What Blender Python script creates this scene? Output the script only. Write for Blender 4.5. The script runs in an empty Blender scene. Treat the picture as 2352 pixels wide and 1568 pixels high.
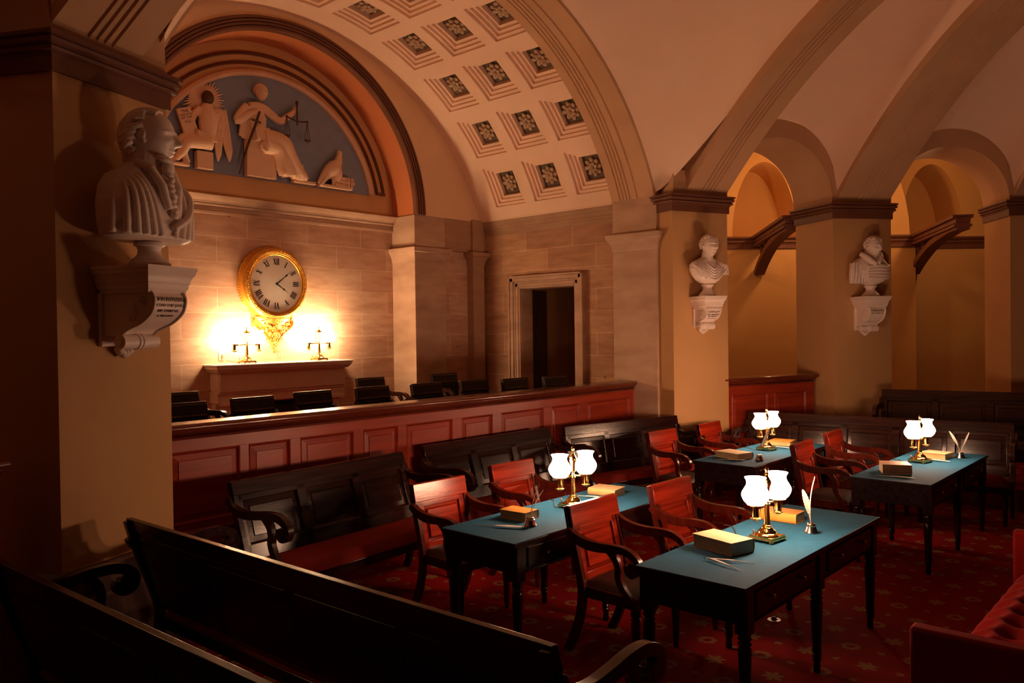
import bpy, bmesh, math, random
import numpy as np
from mathutils import Vector, Matrix, Euler

# ------------------------------------------------------------------ camera, world, exposure
S = bpy.context.scene
COL = S.collection
YAW, PIT, ROL = 0.73585734, 0.01196961, -0.01312877
_f = Vector((math.cos(YAW) * math.cos(PIT), math.sin(YAW) * math.cos(PIT), -math.sin(PIT)))
_r = Vector((math.sin(YAW), -math.cos(YAW), 0.0))
_u = _r.cross(_f)
_r2 = _r * math.cos(ROL) + _u * math.sin(ROL)
_u2 = -_r * math.sin(ROL) + _u * math.cos(ROL)
cam_d = bpy.data.cameras.new('camera')
cam = bpy.data.objects.new('camera', cam_d)
COL.objects.link(cam)
m = Matrix.Identity(4)
for i in range(3):
    m[i][0], m[i][1], m[i][2] = _r2[i], _u2[i], -_f[i]
m[0][3], m[1][3], m[2][3] = 0.0, 0.0, 2.04
cam.matrix_world = m
cam_d.sensor_width = 36.0
cam_d.lens = 36.0 * 1841.5 / 2352.0
cam_d.clip_start = 0.05
S.camera = cam

S.view_settings.view_transform = 'Standard'
S.view_settings.look = 'None'
S.view_settings.gamma = 1.0
S.view_settings.use_curve_mapping = False
S.view_settings.exposure = 0.0

W = bpy.data.worlds.new('night')
S.world = W
W.use_nodes = True
W.node_tree.nodes['Background'].inputs[0].default_value = (1.0, 0.55, 0.3, 1)
W.node_tree.nodes['Background'].inputs[1].default_value = 0.004

LAMP = (1.0, 0.55, 0.33)        # colour of the desk lamp globes
DESK_POWER = 90.0               # radiance of a desk lamp globe
MANTEL_POWER = 140.0

def point_lamp(name, loc, power, color=(1.0, 0.50, 0.21), r=0.12):
    d = bpy.data.lights.new(name, 'POINT')
    d.energy = power
    d.color = color
    d.shadow_soft_size = r
    o = bpy.data.objects.new(name, d)
    o.location = loc
    COL.objects.link(o)
    return o

# lamps burning in the passage behind the piers (out of sight behind the masonry)
point_lamp('passage_lamp', (11.1, 6.9, 4.3), 50)
point_lamp('passage_lamp', (13.3, 5.2, 4.3), 50)
point_lamp('passage_lamp', (14.2, 3.2, 4.3), 45)
point_lamp('passage_lamp', (0.2, 7.2, 4.3), 90)

# ------------------------------------------------------------------ materials
def new_mat(name):
    mt = bpy.data.materials.new(name)
    mt.use_nodes = True
    nt = mt.node_tree
    return mt, nt, nt.nodes, nt.links, nt.nodes['Principled BSDF']

def pm(name, c1, c2=None, scale=6.0, rough=0.6, bump=0.0, bscale=None, metallic=0.0, coat=0.0,
       stretch=(1, 1, 1), detail=5.0, sharp=(0.35, 0.65), rough2=None, spec=None):
    """noise-mixed two tone principled material in object space"""
    mt, nt, N, L, B = new_mat(name)
    tc = N.new('ShaderNodeTexCoord')
    mp = N.new('ShaderNodeMapping')
    mp.inputs['Scale'].default_value = stretch
    L.new(tc.outputs['Object'], mp.inputs['Vector'])
    nz = N.new('ShaderNodeTexNoise')
    nz.inputs['Scale'].default_value = scale
    nz.inputs['Detail'].default_value = detail
    L.new(mp.outputs[0], nz.inputs['Vector'])
    rp = N.new('ShaderNodeValToRGB')
    rp.color_ramp.elements[0].position = sharp[0]
    rp.color_ramp.elements[1].position = sharp[1]
    rp.color_ramp.elements[0].color = (*c1, 1)
    rp.color_ramp.elements[1].color = (*(c2 or c1), 1)
    L.new(nz.outputs['Fac'], rp.inputs[0])
    L.new(rp.outputs[0], B.inputs['Base Color'])
    B.inputs['Roughness'].default_value = rough
    B.inputs['Metallic'].default_value = metallic
    if spec is not None:
        B.inputs['Specular IOR Level'].default_value = spec
    if coat:
        B.inputs['Coat Weight'].default_value = coat
        B.inputs['Coat Roughness'].default_value = 0.12
    if rough2 is not None:
        mr = N.new('ShaderNodeMapRange')
        mr.inputs['To Min'].default_value = rough
        mr.inputs['To Max'].default_value = rough2
        L.new(nz.outputs['Fac'], mr.inputs['Value'])
        L.new(mr.outputs[0], B.inputs['Roughness'])
    if bump:
        bn = N.new('ShaderNodeTexNoise')
        bn.inputs['Scale'].default_value = bscale or scale * 4
        bn.inputs['Detail'].default_value = 4
        L.new(mp.outputs[0], bn.inputs['Vector'])
        bp = N.new('ShaderNodeBump')
        bp.inputs['Strength'].default_value = bump
        bp.inputs['Distance'].default_value = 0.01
        L.new(bn.outputs['Fac'], bp.inputs['Height'])
        L.new(bp.outputs[0], B.inputs['Normal'])
    return mt

def wood(name, dark, light, rough=0.3, coat=0.5, axis='x', scale=5.0, spec=0.35):
    st = {'x': (0.35, 5, 5), 'y': (5, 0.35, 5), 'z': (5, 5, 0.35)}[axis]
    return pm(name, dark, light, scale=scale, rough=rough, coat=coat, stretch=st, bump=0.05,
              bscale=30, detail=7, rough2=rough + 0.10, spec=spec)

def emis(name, color, strength):
    mt, nt, N, L, B = new_mat(name)
    B.inputs['Base Color'].default_value = (0.8, 0.78, 0.72, 1)
    B.inputs['Emission Color'].default_value = (*color, 1)
    B.inputs['Emission Strength'].default_value = strength
    B.inputs['Roughness'].default_value = 0.35
    return mt

def ashlar(name, horiz, base, var, mortar, row=0.305, bw=0.86, z0=1.705, h0=0.0):
    """sandstone blocks: horiz is 'x' or 'y', the world axis the courses run along"""
    mt, nt, N, L, B = new_mat(name)
    g = N.new('ShaderNodeNewGeometry')
    sp = N.new('ShaderNodeSeparateXYZ')
    L.new(g.outputs['Position'], sp.inputs[0])
    cb = N.new('ShaderNodeCombineXYZ')
    a = N.new('ShaderNodeMath'); a.operation = 'ADD'; a.inputs[1].default_value = 20 * bw - h0
    b = N.new('ShaderNodeMath'); b.operation = 'ADD'; b.inputs[1].default_value = 20 * row - z0
    L.new(sp.outputs['X' if horiz == 'x' else 'Y'], a.inputs[0])
    L.new(sp.outputs['Z'], b.inputs[0])
    L.new(a.outputs[0], cb.inputs[0]); L.new(b.outputs[0], cb.inputs[1])
    br = N.new('ShaderNodeTexBrick')
    br.offset = 0.47; br.squash = 1.0
    br.inputs['Scale'].default_value = 1.0
    br.inputs['Brick Width'].default_value = bw
    br.inputs['Row Height'].default_value = row
    br.inputs['Mortar Size'].default_value = 0.004
    br.inputs['Mortar Smooth'].default_value = 0.2
    br.inputs['Color1'].default_value = (*base, 1)
    br.inputs['Color2'].default_value = (*var, 1)
    br.inputs['Mortar'].default_value = (*mortar, 1)
    L.new(cb.outputs[0], br.inputs['Vector'])
    nz = N.new('ShaderNodeTexNoise')
    nz.inputs['Scale'].default_value = 2.2
    nz.inputs['Detail'].default_value = 8
    nz.inputs['Roughness'].default_value = 0.65
    mp = N.new('ShaderNodeMapping'); mp.inputs['Scale'].default_value = (1, 1, 4.5)
    mp.inputs['Rotation'].default_value = (0, 0.25, 0)
    L.new(g.outputs['Position'], mp.inputs['Vector']); L.new(mp.outputs[0], nz.inputs['Vector'])
    rp = N.new('ShaderNodeValToRGB')
    rp.color_ramp.elements[0].position = 0.3; rp.color_ramp.elements[0].color = (0.62, 0.5, 0.42, 1)
    rp.color_ramp.elements[1].position = 0.6; rp.color_ramp.elements[1].color = (1, 1, 1, 1)
    L.new(nz.outputs['Fac'], rp.inputs[0])
    mx = N.new('ShaderNodeMix'); mx.data_type = 'RGBA'; mx.blend_type = 'MULTIPLY'
    mx.inputs[0].default_value = 0.75
    L.new(br.outputs['Color'], mx.inputs[6]); L.new(rp.outputs[0], mx.inputs[7])
    # dark rust flecks in the stone
    vo = N.new('ShaderNodeTexVoronoi'); vo.inputs['Scale'].default_value = 2.3
    L.new(g.outputs['Position'], vo.inputs['Vector'])
    rp2 = N.new('ShaderNodeValToRGB')
    rp2.color_ramp.elements[0].position = 0.03; rp2.color_ramp.elements[0].color = (0.4, 0.22, 0.15, 1)
    rp2.color_ramp.elements[1].position = 0.06; rp2.color_ramp.elements[1].color = (1, 1, 1, 1)
    L.new(vo.outputs['Distance'], rp2.inputs[0])
    mx2 = N.new('ShaderNodeMix'); mx2.data_type = 'RGBA'; mx2.blend_type = 'MULTIPLY'
    mx2.inputs[0].default_value = 0.8
    L.new(mx.outputs[2], mx2.inputs[6]); L.new(rp2.outputs[0], mx2.inputs[7])
    L.new(mx2.outputs[2], B.inputs['Base Color'])
    B.inputs['Roughness'].default_value = 0.75
    bp = N.new('ShaderNodeBump'); bp.inputs['Strength'].default_value = 0.25; bp.inputs['Distance'].default_value = 0.01
    inv = N.new('ShaderNodeMath'); inv.operation = 'SUBTRACT'; inv.inputs[0].default_value = 1.0
    L.new(br.outputs['Fac'], inv.inputs[1])
    ad = N.new('ShaderNodeMath'); ad.operation = 'MULTIPLY_ADD'; ad.inputs[1].default_value = 0.4
    L.new(nz.outputs['Fac'], ad.inputs[0]); L.new(inv.outputs[0], ad.inputs[2])
    L.new(ad.outputs[0], bp.inputs['Height']); L.new(bp.outputs[0], B.inputs['Normal'])
    return mt

def carpet_mat():
    mt, nt, N, L, B = new_mat('red_floral_carpet')
    def M(op, a, b=None, c=None):
        n = N.new('ShaderNodeMath'); n.operation = op
        for k, v in enumerate((a, b, c)):
            if v is None: continue
            if isinstance(v, (int, float)): n.inputs[k].default_value = v
            else: L.new(v, n.inputs[k])
        return n.outputs[0]
    g = N.new('ShaderNodeNewGeometry')
    sp = N.new('ShaderNodeSeparateXYZ'); L.new(g.outputs['Position'], sp.inputs[0])
    PX, PY = 0.2475, 0.1865
    u = M('DIVIDE', M('SUBTRACT', sp.outputs['X'], 0.03), PX)
    v = M('DIVIDE', M('ADD', sp.outputs['Y'], 0.023), PY)
    i = M('ROUND', u); j = M('ROUND', v)
    lx = M('MULTIPLY', M('SUBTRACT', u, i), PX)
    ly = M('MULTIPLY', M('SUBTRACT', v, j), PY)
    nz = N.new('ShaderNodeTexNoise'); nz.inputs['Scale'].default_value = 55; nz.inputs['Detail'].default_value = 2
    L.new(g.outputs['Position'], nz.inputs['Vector'])
    wob = M('MULTIPLY', M('SUBTRACT', nz.outputs['Fac'], 0.5), 0.05)
    r = M('ADD', M('SQRT', M('ADD', M('MULTIPLY', lx, lx), M('MULTIPLY', ly, ly))), wob)
    ang = M('ARCTAN2', ly, lx)
    par = M('MODULO', M('ABSOLUTE', M('ADD', i, j)), 2.0)          # 1 = big motif
    big = M('GREATER_THAN', par, 0.5)
    col = M('GREATER_THAN', M('MODULO', M('ABSOLUTE', i), 2.0), 0.5)   # 1 = wreath column
    star_r = M('MULTIPLY_ADD', M('ABSOLUTE', M('COSINE', M('MULTIPLY', ang, 3.0))), 0.035, 0.03)
    star = M('LESS_THAN', r, star_r)
    wre = M('LESS_THAN', M('ABSOLUTE', M('SUBTRACT', r, 0.042)), 0.016)
    bigm = M('ADD', M('MULTIPLY', star, M('SUBTRACT', 1.0, col)), M('MULTIPLY', wre, col))
    small = M('LESS_THAN', r, 0.022)
    mask = M('ADD', M('MULTIPLY', bigm, big), M('MULTIPLY', small, M('SUBTRACT', 1.0, big)))
    n2 = N.new('ShaderNodeTexNoise'); n2.inputs['Scale'].default_value = 160; n2.inputs['Detail'].default_value = 1
    L.new(g.outputs['Position'], n2.inputs['Vector'])
    mask2 = M('MULTIPLY', mask, M('GREATER_THAN', n2.outputs['Fac'], 0.4))
    mx = N.new('ShaderNodeMix'); mx.data_type = 'RGBA'
    L.new(mask2, mx.inputs[0])
    mx.inputs[6].default_value = (0.21, 0.003, 0.002, 1)
    mx.inputs[7].default_value = (0.25, 0.13, 0.05, 1)
    L.new(mx.outputs[2], B.inputs['Base Color'])
    B.inputs['Roughness'].default_value = 0.95
    B.inputs['Specular IOR Level'].default_value = 0.1
    bp = N.new('ShaderNodeBump'); bp.inputs['Strength'].default_value = 0.3; bp.inputs['Distance'].default_value = 0.004
    L.new(n2.outputs['Fac'], bp.inputs['Height']); L.new(bp.outputs[0], B.inputs['Normal'])
    return mt

M_ = {}
M_['carpet'] = carpet_mat()
M_['ceil'] = pm('ceiling_plaster', (0.84, 0.57, 0.42), (0.88, 0.61, 0.46), scale=1.2, rough=0.85, bump=0.03, bscale=40)
M_['rib'] = pm('tan_rib_paint', (0.50, 0.28, 0.15), (0.55, 0.32, 0.18), scale=1.5, rough=0.8)
M_['band'] = pm('cream_band_paint', (0.74, 0.49, 0.31), (0.80, 0.54, 0.35), scale=1.3, rough=0.85, bump=0.04, bscale=25)
M_['pier'] = pm('ochre_pier_paint', (0.50, 0.27, 0.11), (0.54, 0.30, 0.125), scale=1.2, rough=0.8, bump=0.03, bscale=30)
M_['pas'] = pm('passage_ochre_paint', (0.62, 0.34, 0.11), (0.66, 0.37, 0.13), scale=1.2, rough=0.8)
M_['brown'] = pm('brown_trim_paint', (0.13, 0.042, 0.02), (0.16, 0.055, 0.027), scale=3, rough=0.6)
M_['orange'] = pm('terracotta_soffit_paint', (0.50, 0.15, 0.05), (0.55, 0.175, 0.06), scale=1.4, rough=0.8)
M_['tan'] = pm('tympanum_tan_paint', (0.62, 0.34, 0.15), (0.66, 0.37, 0.17), scale=2, rough=0.8)
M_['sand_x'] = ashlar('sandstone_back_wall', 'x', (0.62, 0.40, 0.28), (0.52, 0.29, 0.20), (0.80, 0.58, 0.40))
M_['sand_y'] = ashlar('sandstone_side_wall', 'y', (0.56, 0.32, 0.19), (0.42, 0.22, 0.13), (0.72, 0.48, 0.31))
M_['stone'] = pm('plain_sandstone', (0.44, 0.27, 0.18), (0.56, 0.37, 0.26), scale=2.0, rough=0.75, stretch=(1, 1, 3), bump=0.08)
M_['stone_dk'] = pm('brown_sandstone', (0.36, 0.20, 0.12), (0.42, 0.25, 0.155), scale=2.5, rough=0.75, stretch=(1, 1, 3), bump=0.08)
M_['marble'] = pm('white_marble', (0.74, 0.60, 0.53), (0.82, 0.68, 0.60), scale=2.5, rough=0.45, bump=0.02)
M_['mantel'] = pm('grey_mantel_marble', (0.72, 0.56, 0.48), (0.80, 0.63, 0.54), scale=3, rough=0.5)
M_['plaster'] = pm('relief_plaster', (0.72, 0.46, 0.31), (0.78, 0.51, 0.35), scale=4, rough=0.7)
M_['blue'] = pm('blue_relief_ground', (0.22, 0.25, 0.36), (0.24, 0.27, 0.39), scale=6, rough=0.8)
M_['bronze'] = pm('dark_bronze', (0.08, 0.035, 0.015), (0.11, 0.05, 0.02), scale=8, rough=0.45, metallic=0.5)
M_['gild'] = pm('gilt_gesso', (0.72, 0.34, 0.05), (0.88, 0.48, 0.09), scale=14, rough=0.3, metallic=0.75, bump=0.5, bscale=60)
M_['gild_s'] = pm('smooth_gilt', (0.74, 0.36, 0.05), (0.80, 0.42, 0.07), scale=6, rough=0.28, metallic=0.75)
M_['dial'] = pm('clock_dial_enamel', (0.80, 0.70, 0.60), (0.84, 0.74, 0.64), scale=4, rough=0.45)
M_['black'] = pm('black_paint', (0.008, 0.006, 0.005), rough=0.5)
M_['rail'] = wood('red_mahogany_rail', (0.24, 0.022, 0.007), (0.34, 0.036, 0.011), rough=0.34, coat=0.0, axis='x', scale=3)
M_['rail_cap'] = wood('rail_cap_mahogany', (0.10, 0.015, 0.007), (0.15, 0.026, 0.010), rough=0.22, coat=0.7, axis='x', scale=3)
M_['maho'] = wood('polished_mahogany', (0.14, 0.009, 0.003), (0.30, 0.022, 0.006), rough=0.17, coat=0.0, axis='x', scale=4)
M_['maho_d'] = wood('dark_mahogany_frame', (0.05, 0.005, 0.002), (0.085, 0.010, 0.004), rough=0.18, coat=0.0, axis='z', scale=4)
M_['bench'] = wood('ebonised_bench_wood', (0.016, 0.004, 0.003), (0.034, 0.009, 0.005), rough=0.17, coat=0.0, spec=0.45, axis='x', scale=5)
M_['table'] = wood('ebonised_table_wood', (0.012, 0.0045, 0.004), (0.022, 0.008, 0.006), rough=0.2, coat=0.0, spec=0.3, axis='x', scale=5)
M_['baize'] = pm('teal_baize', (0.016, 0.105, 0.20), (0.020, 0.118, 0.225), scale=18, rough=0.9, bump=0.1, bscale=300, spec=0.15)
M_['redcush'] = pm('red_cushion_cloth', (0.17, 0.008, 0.005), (0.21, 0.011, 0.007), scale=6, rough=0.85, spec=0.2)
M_['redvelvet'] = pm('red_velvet', (0.17, 0.004, 0.003), (0.21, 0.006, 0.004), scale=5, rough=0.95, spec=0.15)
M_['leather'] = pm('black_leather', (0.012, 0.006, 0.005), (0.022, 0.010, 0.008), scale=20, rough=0.42, bump=0.1)
M_['brass'] = pm('polished_brass', (0.78, 0.45, 0.12), (0.86, 0.53, 0.17), scale=5, rough=0.16, metallic=1.0)
M_['brass_d'] = pm('aged_brass', (0.42, 0.24, 0.08), (0.55, 0.32, 0.10), scale=8, rough=0.25, metallic=1.0)
M_['nail'] = pm('brass_nails', (0.5, 0.3, 0.12), rough=0.3, metallic=1.0)
M_['pewter'] = pm('pewter', (0.48, 0.42, 0.38), (0.58, 0.52, 0.47), scale=8, rough=0.22, metallic=1.0)
M_['feather'] = pm('white_feather', (0.72, 0.66, 0.55), (0.82, 0.76, 0.66), scale=30, rough=0.7)
M_['quill'] = pm('quill_shaft', (0.60, 0.48, 0.33), (0.68, 0.56, 0.40), scale=20, rough=0.5)
M_['page'] = pm('book_pages', (0.32, 0.22, 0.12), (0.44, 0.32, 0.18), scale=10, rough=0.8, stretch=(1, 1, 40), bump=0.2, bscale=12)
M_['cream'] = pm('cream_book_cloth', (0.62, 0.46, 0.25), (0.68, 0.52, 0.30), scale=8, rough=0.6)
M_['ochre'] = pm('ochre_book_leather', (0.55, 0.24, 0.03), (0.62, 0.29, 0.045), scale=7, rough=0.5)
M_['leaf'] = pm('tan_book_leather', (0.50, 0.27, 0.10), (0.56, 0.32, 0.13), scale=7, rough=0.5)
M_['brownbk'] = pm('brown_book_leather', (0.13, 0.065, 0.03), (0.17, 0.085, 0.04), scale=10, rough=0.55)
M_['glass'] = None
M_['globe'] = emis('lit_milk_glass', LAMP, DESK_POWER)
M_['globe_m'] = emis('lit_milk_glass_mantel', (1.0, 0.66, 0.36), MANTEL_POWER)
M_['cord'] = pm('brown_lamp_cord', (0.05, 0.02, 0.012), rough=0.6)
M_['doordk'] = wood('dark_door_wood', (0.05, 0.018, 0.009), (0.075, 0.028, 0.014), rough=0.45, coat=0.2, axis='z')
M_['doorwall'] = pm('lobby_ochre_paint', (0.42, 0.22, 0.08), (0.46, 0.25, 0.10), scale=1, rough=0.8)
M_['ivory'] = pm('ivory_plate', (0.6, 0.5, 0.36), rough=0.4)
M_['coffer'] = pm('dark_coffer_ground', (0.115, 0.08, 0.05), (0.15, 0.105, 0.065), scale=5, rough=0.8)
M_['rosette'] = pm('rosette_plaster', (0.42, 0.28, 0.18), (0.50, 0.34, 0.23), scale=20, rough=0.75)
def glass_mat():
    mt, nt, N, L, B = new_mat('crystal_glass')
    B.inputs['Base Color'].default_value = (1, 0.97, 0.92, 1)
    B.inputs['Roughness'].default_value = 0.03
    B.inputs['IOR'].default_value = 1.45
    B.inputs['Transmission Weight'].default_value = 1.0
    return mt
M_['glass'] = glass_mat()

# ------------------------------------------------------------------ mesh helpers
class MB:
    def __init__(s):
        s.v = []; s.f = []; s.mi = []
    def add(s, verts, faces, mi=0):
        o = len(s.v)
        s.v += [tuple(map(float, p)) for p in verts]
        s.f += [tuple(i + o for i in f) for f in faces]
        s.mi += [mi] * len(faces)
    def box(s, c, d, rot=None, mi=0, taper=None):
        hx, hy, hz = d[0] / 2, d[1] / 2, d[2] / 2
        vs = []
        for z in (-hz, hz):
            k = 1.0 if (taper is None or z < 0) else taper
            for x, y in ((-hx, -hy), (hx, -hy), (hx, hy), (-hx, hy)):
                vs.append(Vector((x * k, y * k, z)))
        if rot is not None:
            R = Euler(rot).to_matrix()
            vs = [R @ p for p in vs]
        vs = [p + Vector(c) for p in vs]
        s.add(vs, [(3, 2, 1, 0), (4, 5, 6, 7), (0, 1, 5, 4), (1, 2, 6, 5), (2, 3, 7, 6), (3, 0, 4, 7)], mi)
    def b(s, x0, x1, y0, y1, z0, z1, mi=0):
        s.box(((x0 + x1) / 2, (y0 + y1) / 2, (z0 + z1) / 2), (abs(x1 - x0), abs(y1 - y0), abs(z1 - z0)), mi=mi)
    def prism(s, poly, z0, z1, mi=0):
        n = len(poly)
        vs = [(p[0], p[1], z0) for p in poly] + [(p[0], p[1], z1) for p in poly]
        fs = [tuple(range(n - 1, -1, -1)), tuple(range(n, 2 * n))]
        fs += [(i, (i + 1) % n, n + (i + 1) % n, n + i) for i in range(n)]
        s.add(vs, fs, mi)
    def grid(s, fn, nu, nv, mi=0, closeu=False):
        vs = [fn(i / nu, j / nv) for j in range(nv + 1) for i in range(nu + (0 if closeu else 1))]
        w = nu + (0 if closeu else 1)
        fs = []
        for j in range(nv):
            for i in range(nu):
                a = j * w + i; b = j * w + (i + 1) % w if closeu else a + 1
                fs.append((a, b, b + w, a + w))
        s.add(vs, fs, mi)
    def lathe(s, prof, seg=20, c=(0, 0, 0), mi=0, rot=None, cap=True, sx=1.0, sy=1.0):
        vs = []; fs = []
        R = Euler(rot).to_matrix() if rot is not None else None
        for (r, z) in prof:
            for k in range(seg):
                a = 2 * math.pi * k / seg
                p = Vector((r * math.cos(a) * sx, r * math.sin(a) * sy, z))
                if R is not None: p = R @ p
                vs.append(p + Vector(c))
        n = len(prof)
        for j in range(n - 1):
            for k in range(seg):
                k2 = (k + 1) % seg
                fs.append((j * seg + k, j * seg + k2, (j + 1) * seg + k2, (j + 1) * seg + k))
        if cap:
            if prof[0][0] > 1e-5: fs.append(tuple(range(seg - 1, -1, -1)))
            if prof[-1][0] > 1e-5: fs.append(tuple((n - 1) * seg + k for k in range(seg)))
        s.add(vs, fs, mi)
    def ell(s, c, r, rot=None, seg=16, rings=10, mi=0):
        prof = [(math.sin(math.pi * k / rings), -math.cos(math.pi * k / rings)) for k in range(rings + 1)]
        R = Euler(rot).to_matrix() if rot is not None else Matrix.Identity(3)
        vs = []; fs = []
        for (a, z) in prof[1:-1]:
            for k in range(seg):
                t = 2 * math.pi * k / seg
                vs.append(R @ Vector((a * math.cos(t) * r[0], a * math.sin(t) * r[1], z * r[2])) + Vector(c))
        n = rings - 1
        for j in range(n - 1):
            for k in range(seg):
                k2 = (k + 1) % seg
                fs.append((j * seg + k, j * seg + k2, (j + 1) * seg + k2, (j + 1) * seg + k))
        vs.append(R @ Vector((0, 0, -r[2])) + Vector(c)); vs.append(R @ Vector((0, 0, r[2])) + Vector(c))
        b0, t0 = n * seg, n * seg + 1
        for k in range(seg):
            k2 = (k + 1) % seg
            fs.append((b0, k2, k)); fs.append((t0, (n - 1) * seg + k, (n - 1) * seg + k2))
        s.add(vs, fs, mi)
    def tube(s, pts, r, seg=10, mi=0, flat=None):
        """swept tube; r is a number or a list; flat squashes one axis (world y) if given"""
        pts = [Vector(p) for p in pts]
        rs = r if isinstance(r, (list, tuple)) else [r] * len(pts)
        vs = []; fs = []
        up = None
        for i, p in enumerate(pts):
            t = (pts[min(i + 1, len(pts) - 1)] - pts[max(i - 1, 0)]).normalized()
            if up is None:
                up = Vector((0, 0, 1)) if abs(t.z) < 0.9 else Vector((0, 1, 0))
            a = t.cross(up)
            if a.length < 1e-5: a = t.cross(Vector((1, 0.1, 0)))
            a.normalize(); bq = a.cross(t).normalized(); up = bq
            for k in range(seg):
                w = 2 * math.pi * k / seg
                o = (a * math.cos(w) + bq * math.sin(w)) * rs[i]
                if flat: o.y *= flat
                vs.append(p + o)
        for i in range(len(pts) - 1):
            for k in range(seg):
                k2 = (k + 1) % seg
                fs.append((i * seg + k, i * seg + k2, (i + 1) * seg + k2, (i + 1) * seg + k))
        fs.append(tuple(range(seg - 1, -1, -1)))
        fs.append(tuple((len(pts) - 1) * seg + k for k in range(seg)))
        s.add(vs, fs, mi)
    def strip(s, pts, w, x0, x1, mi=0):
        """flat board cut along a curve: pts in (y,z), w = full widths, extruded in x"""
        n = len(pts)
        ws = w if isinstance(w, (list, tuple)) else [w] * n
        L_, R_ = [], []
        for i in range(n):
            a = pts[max(i - 1, 0)]; b = pts[min(i + 1, n - 1)]
            t = Vector((b[0] - a[0], b[1] - a[1])).normalized()
            nn = Vector((-t.y, t.x)) * ws[i] / 2
            L_.append((pts[i][0] + nn.x, pts[i][1] + nn.y)); R_.append((pts[i][0] - nn.x, pts[i][1] - nn.y))
        vs = []
        for i in range(n):
            vs += [(x0, *L_[i]), (x1, *L_[i]), (x1, *R_[i]), (x0, *R_[i])]
        fs = []
        for i in range(n - 1):
            a = 4 * i; b = a + 4
            for k in range(4):
                k2 = (k + 1) % 4
                fs.append((a + k, a + k2, b + k2, b + k))
        fs.append((3, 2, 1, 0)); e = 4 * (n - 1)
        fs.append((e, e + 1, e + 2, e + 3))
        s.add(vs, fs, mi)
    def xform(s, M, start=0):
        for i in range(start, len(s.v)):
            s.v[i] = tuple(M @ Vector(s.v[i]))
        return s
    def build(s, name, mats, parent=None, smooth=35.0, bevel=0.0, loc=None):
        me = bpy.data.meshes.new(name)
        bm = bmesh.new()
        vv = [bm.verts.new(p) for p in s.v]
        for f, k in zip(s.f, s.mi):
            try:
                fc = bm.faces.new([vv[i] for i in f]); fc.material_index = k
            except ValueError:
                pass
        bmesh.ops.recalc_face_normals(bm, faces=bm.faces[:])
        big = [f for f in bm.faces if len(f.verts) > 4]
        if big: bmesh.ops.triangulate(bm, faces=big)
        if smooth:
            c = math.radians(smooth)
            for f in bm.faces: f.smooth = True
            for e in bm.edges:
                if len(e.link_faces) == 2:
                    if e.calc_face_angle(0) > c: e.smooth = False
        bm.to_mesh(me); bm.free()
        for mt in (mats if isinstance(mats, (list, tuple)) else [mats]): me.materials.append(mt)
        o = bpy.data.objects.new(name, me)
        COL.objects.link(o)
        if parent is not None: o.parent = parent
        if loc is not None: o.location = loc
        if bevel:
            bv = o.modifiers.new('bevel', 'BEVEL'); bv.width = bevel; bv.segments = 2
            bv.limit_method = 'ANGLE'; bv.angle_limit = math.radians(40)
        return o

def thing(name, label, cat, loc=(0, 0, 0), rz=0.0, group=None):
    o = bpy.data.objects.new(name, None)
    COL.objects.link(o)
    o.location = loc; o.rotation_euler = (0, 0, rz)
    o.empty_display_size = 0.1
    return tag(o, label, cat, group)

def tag(o, label, cat, group=None):
    o['label'] = label; o['category'] = cat
    if group: o['group'] = group
    return o

def struct(o):
    o['kind'] = 'structure'
    return o

def copy_tree(root, loc, rz, label, group=None):
    r = root.copy(); COL.objects.link(r)
    r.location = loc; r.rotation_euler = (0, 0, rz)
    r['label'] = label
    if group: r['group'] = group
    def rec(src, dst):
        for ch in list(src.children):
            c = ch.copy(); COL.objects.link(c); c.parent = dst
            rec(ch, c)
    rec(root, r)
    return r

def evaluated(o):
    dg = bpy.context.evaluated_depsgraph_get()
    return bpy.data.meshes.new_from_object(o.evaluated_get(dg))

def remesh(mb, name, mat, parent, voxel, smooth_it=4, disp=None, fac=0.5):
    """fuse overlapping closed shapes into one continuous surface"""
    t = mb.build('tmp', mat, None, smooth=0)
    md = t.modifiers.new('r', 'REMESH'); md.mode = 'VOXEL'; md.voxel_size = voxel
    sm = t.modifiers.new('s', 'SMOOTH'); sm.iterations = smooth_it; sm.factor = fac
    me = evaluated(t)
    bpy.data.objects.remove(t)
    if disp is not None:
        n = len(me.vertices)
        co = np.empty(n * 3); me.vertices.foreach_get('co', co); co = co.reshape(-1, 3)
        no = np.empty(n * 3); me.vertices.foreach_get('normal', no); no = no.reshape(-1, 3)
        co = co + no * disp(co, no)[:, None]
        me.vertices.foreach_set('co', co.ravel()); me.update()
    me.polygons.foreach_set('use_smooth', [True] * len(me.polygons))
    me.materials.clear(); me.materials.append(mat)
    me.name = name
    o = bpy.data.objects.new(name, me); COL.objects.link(o)
    if parent is not None: o.parent = parent
    return o

def text_mesh(txt, size, mat, name, parent, M, depth=0.002, align='CENTER', spacing=1.0):
    cu = bpy.data.curves.new('t', 'FONT')
    cu.body = txt; cu.size = size; cu.extrude = depth; cu.align_x = align; cu.space_line = spacing
    t = bpy.data.objects.new('t', cu); COL.objects.link(t)
    me = evaluated(t)
    bpy.data.objects.remove(t)
    me.transform(M)
    me.name = name
    me.materials.clear(); me.materials.append(mat)
    o = bpy.data.objects.new(name, me); COL.objects.link(o)
    if parent is not None: o.parent = parent
    return o

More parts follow.
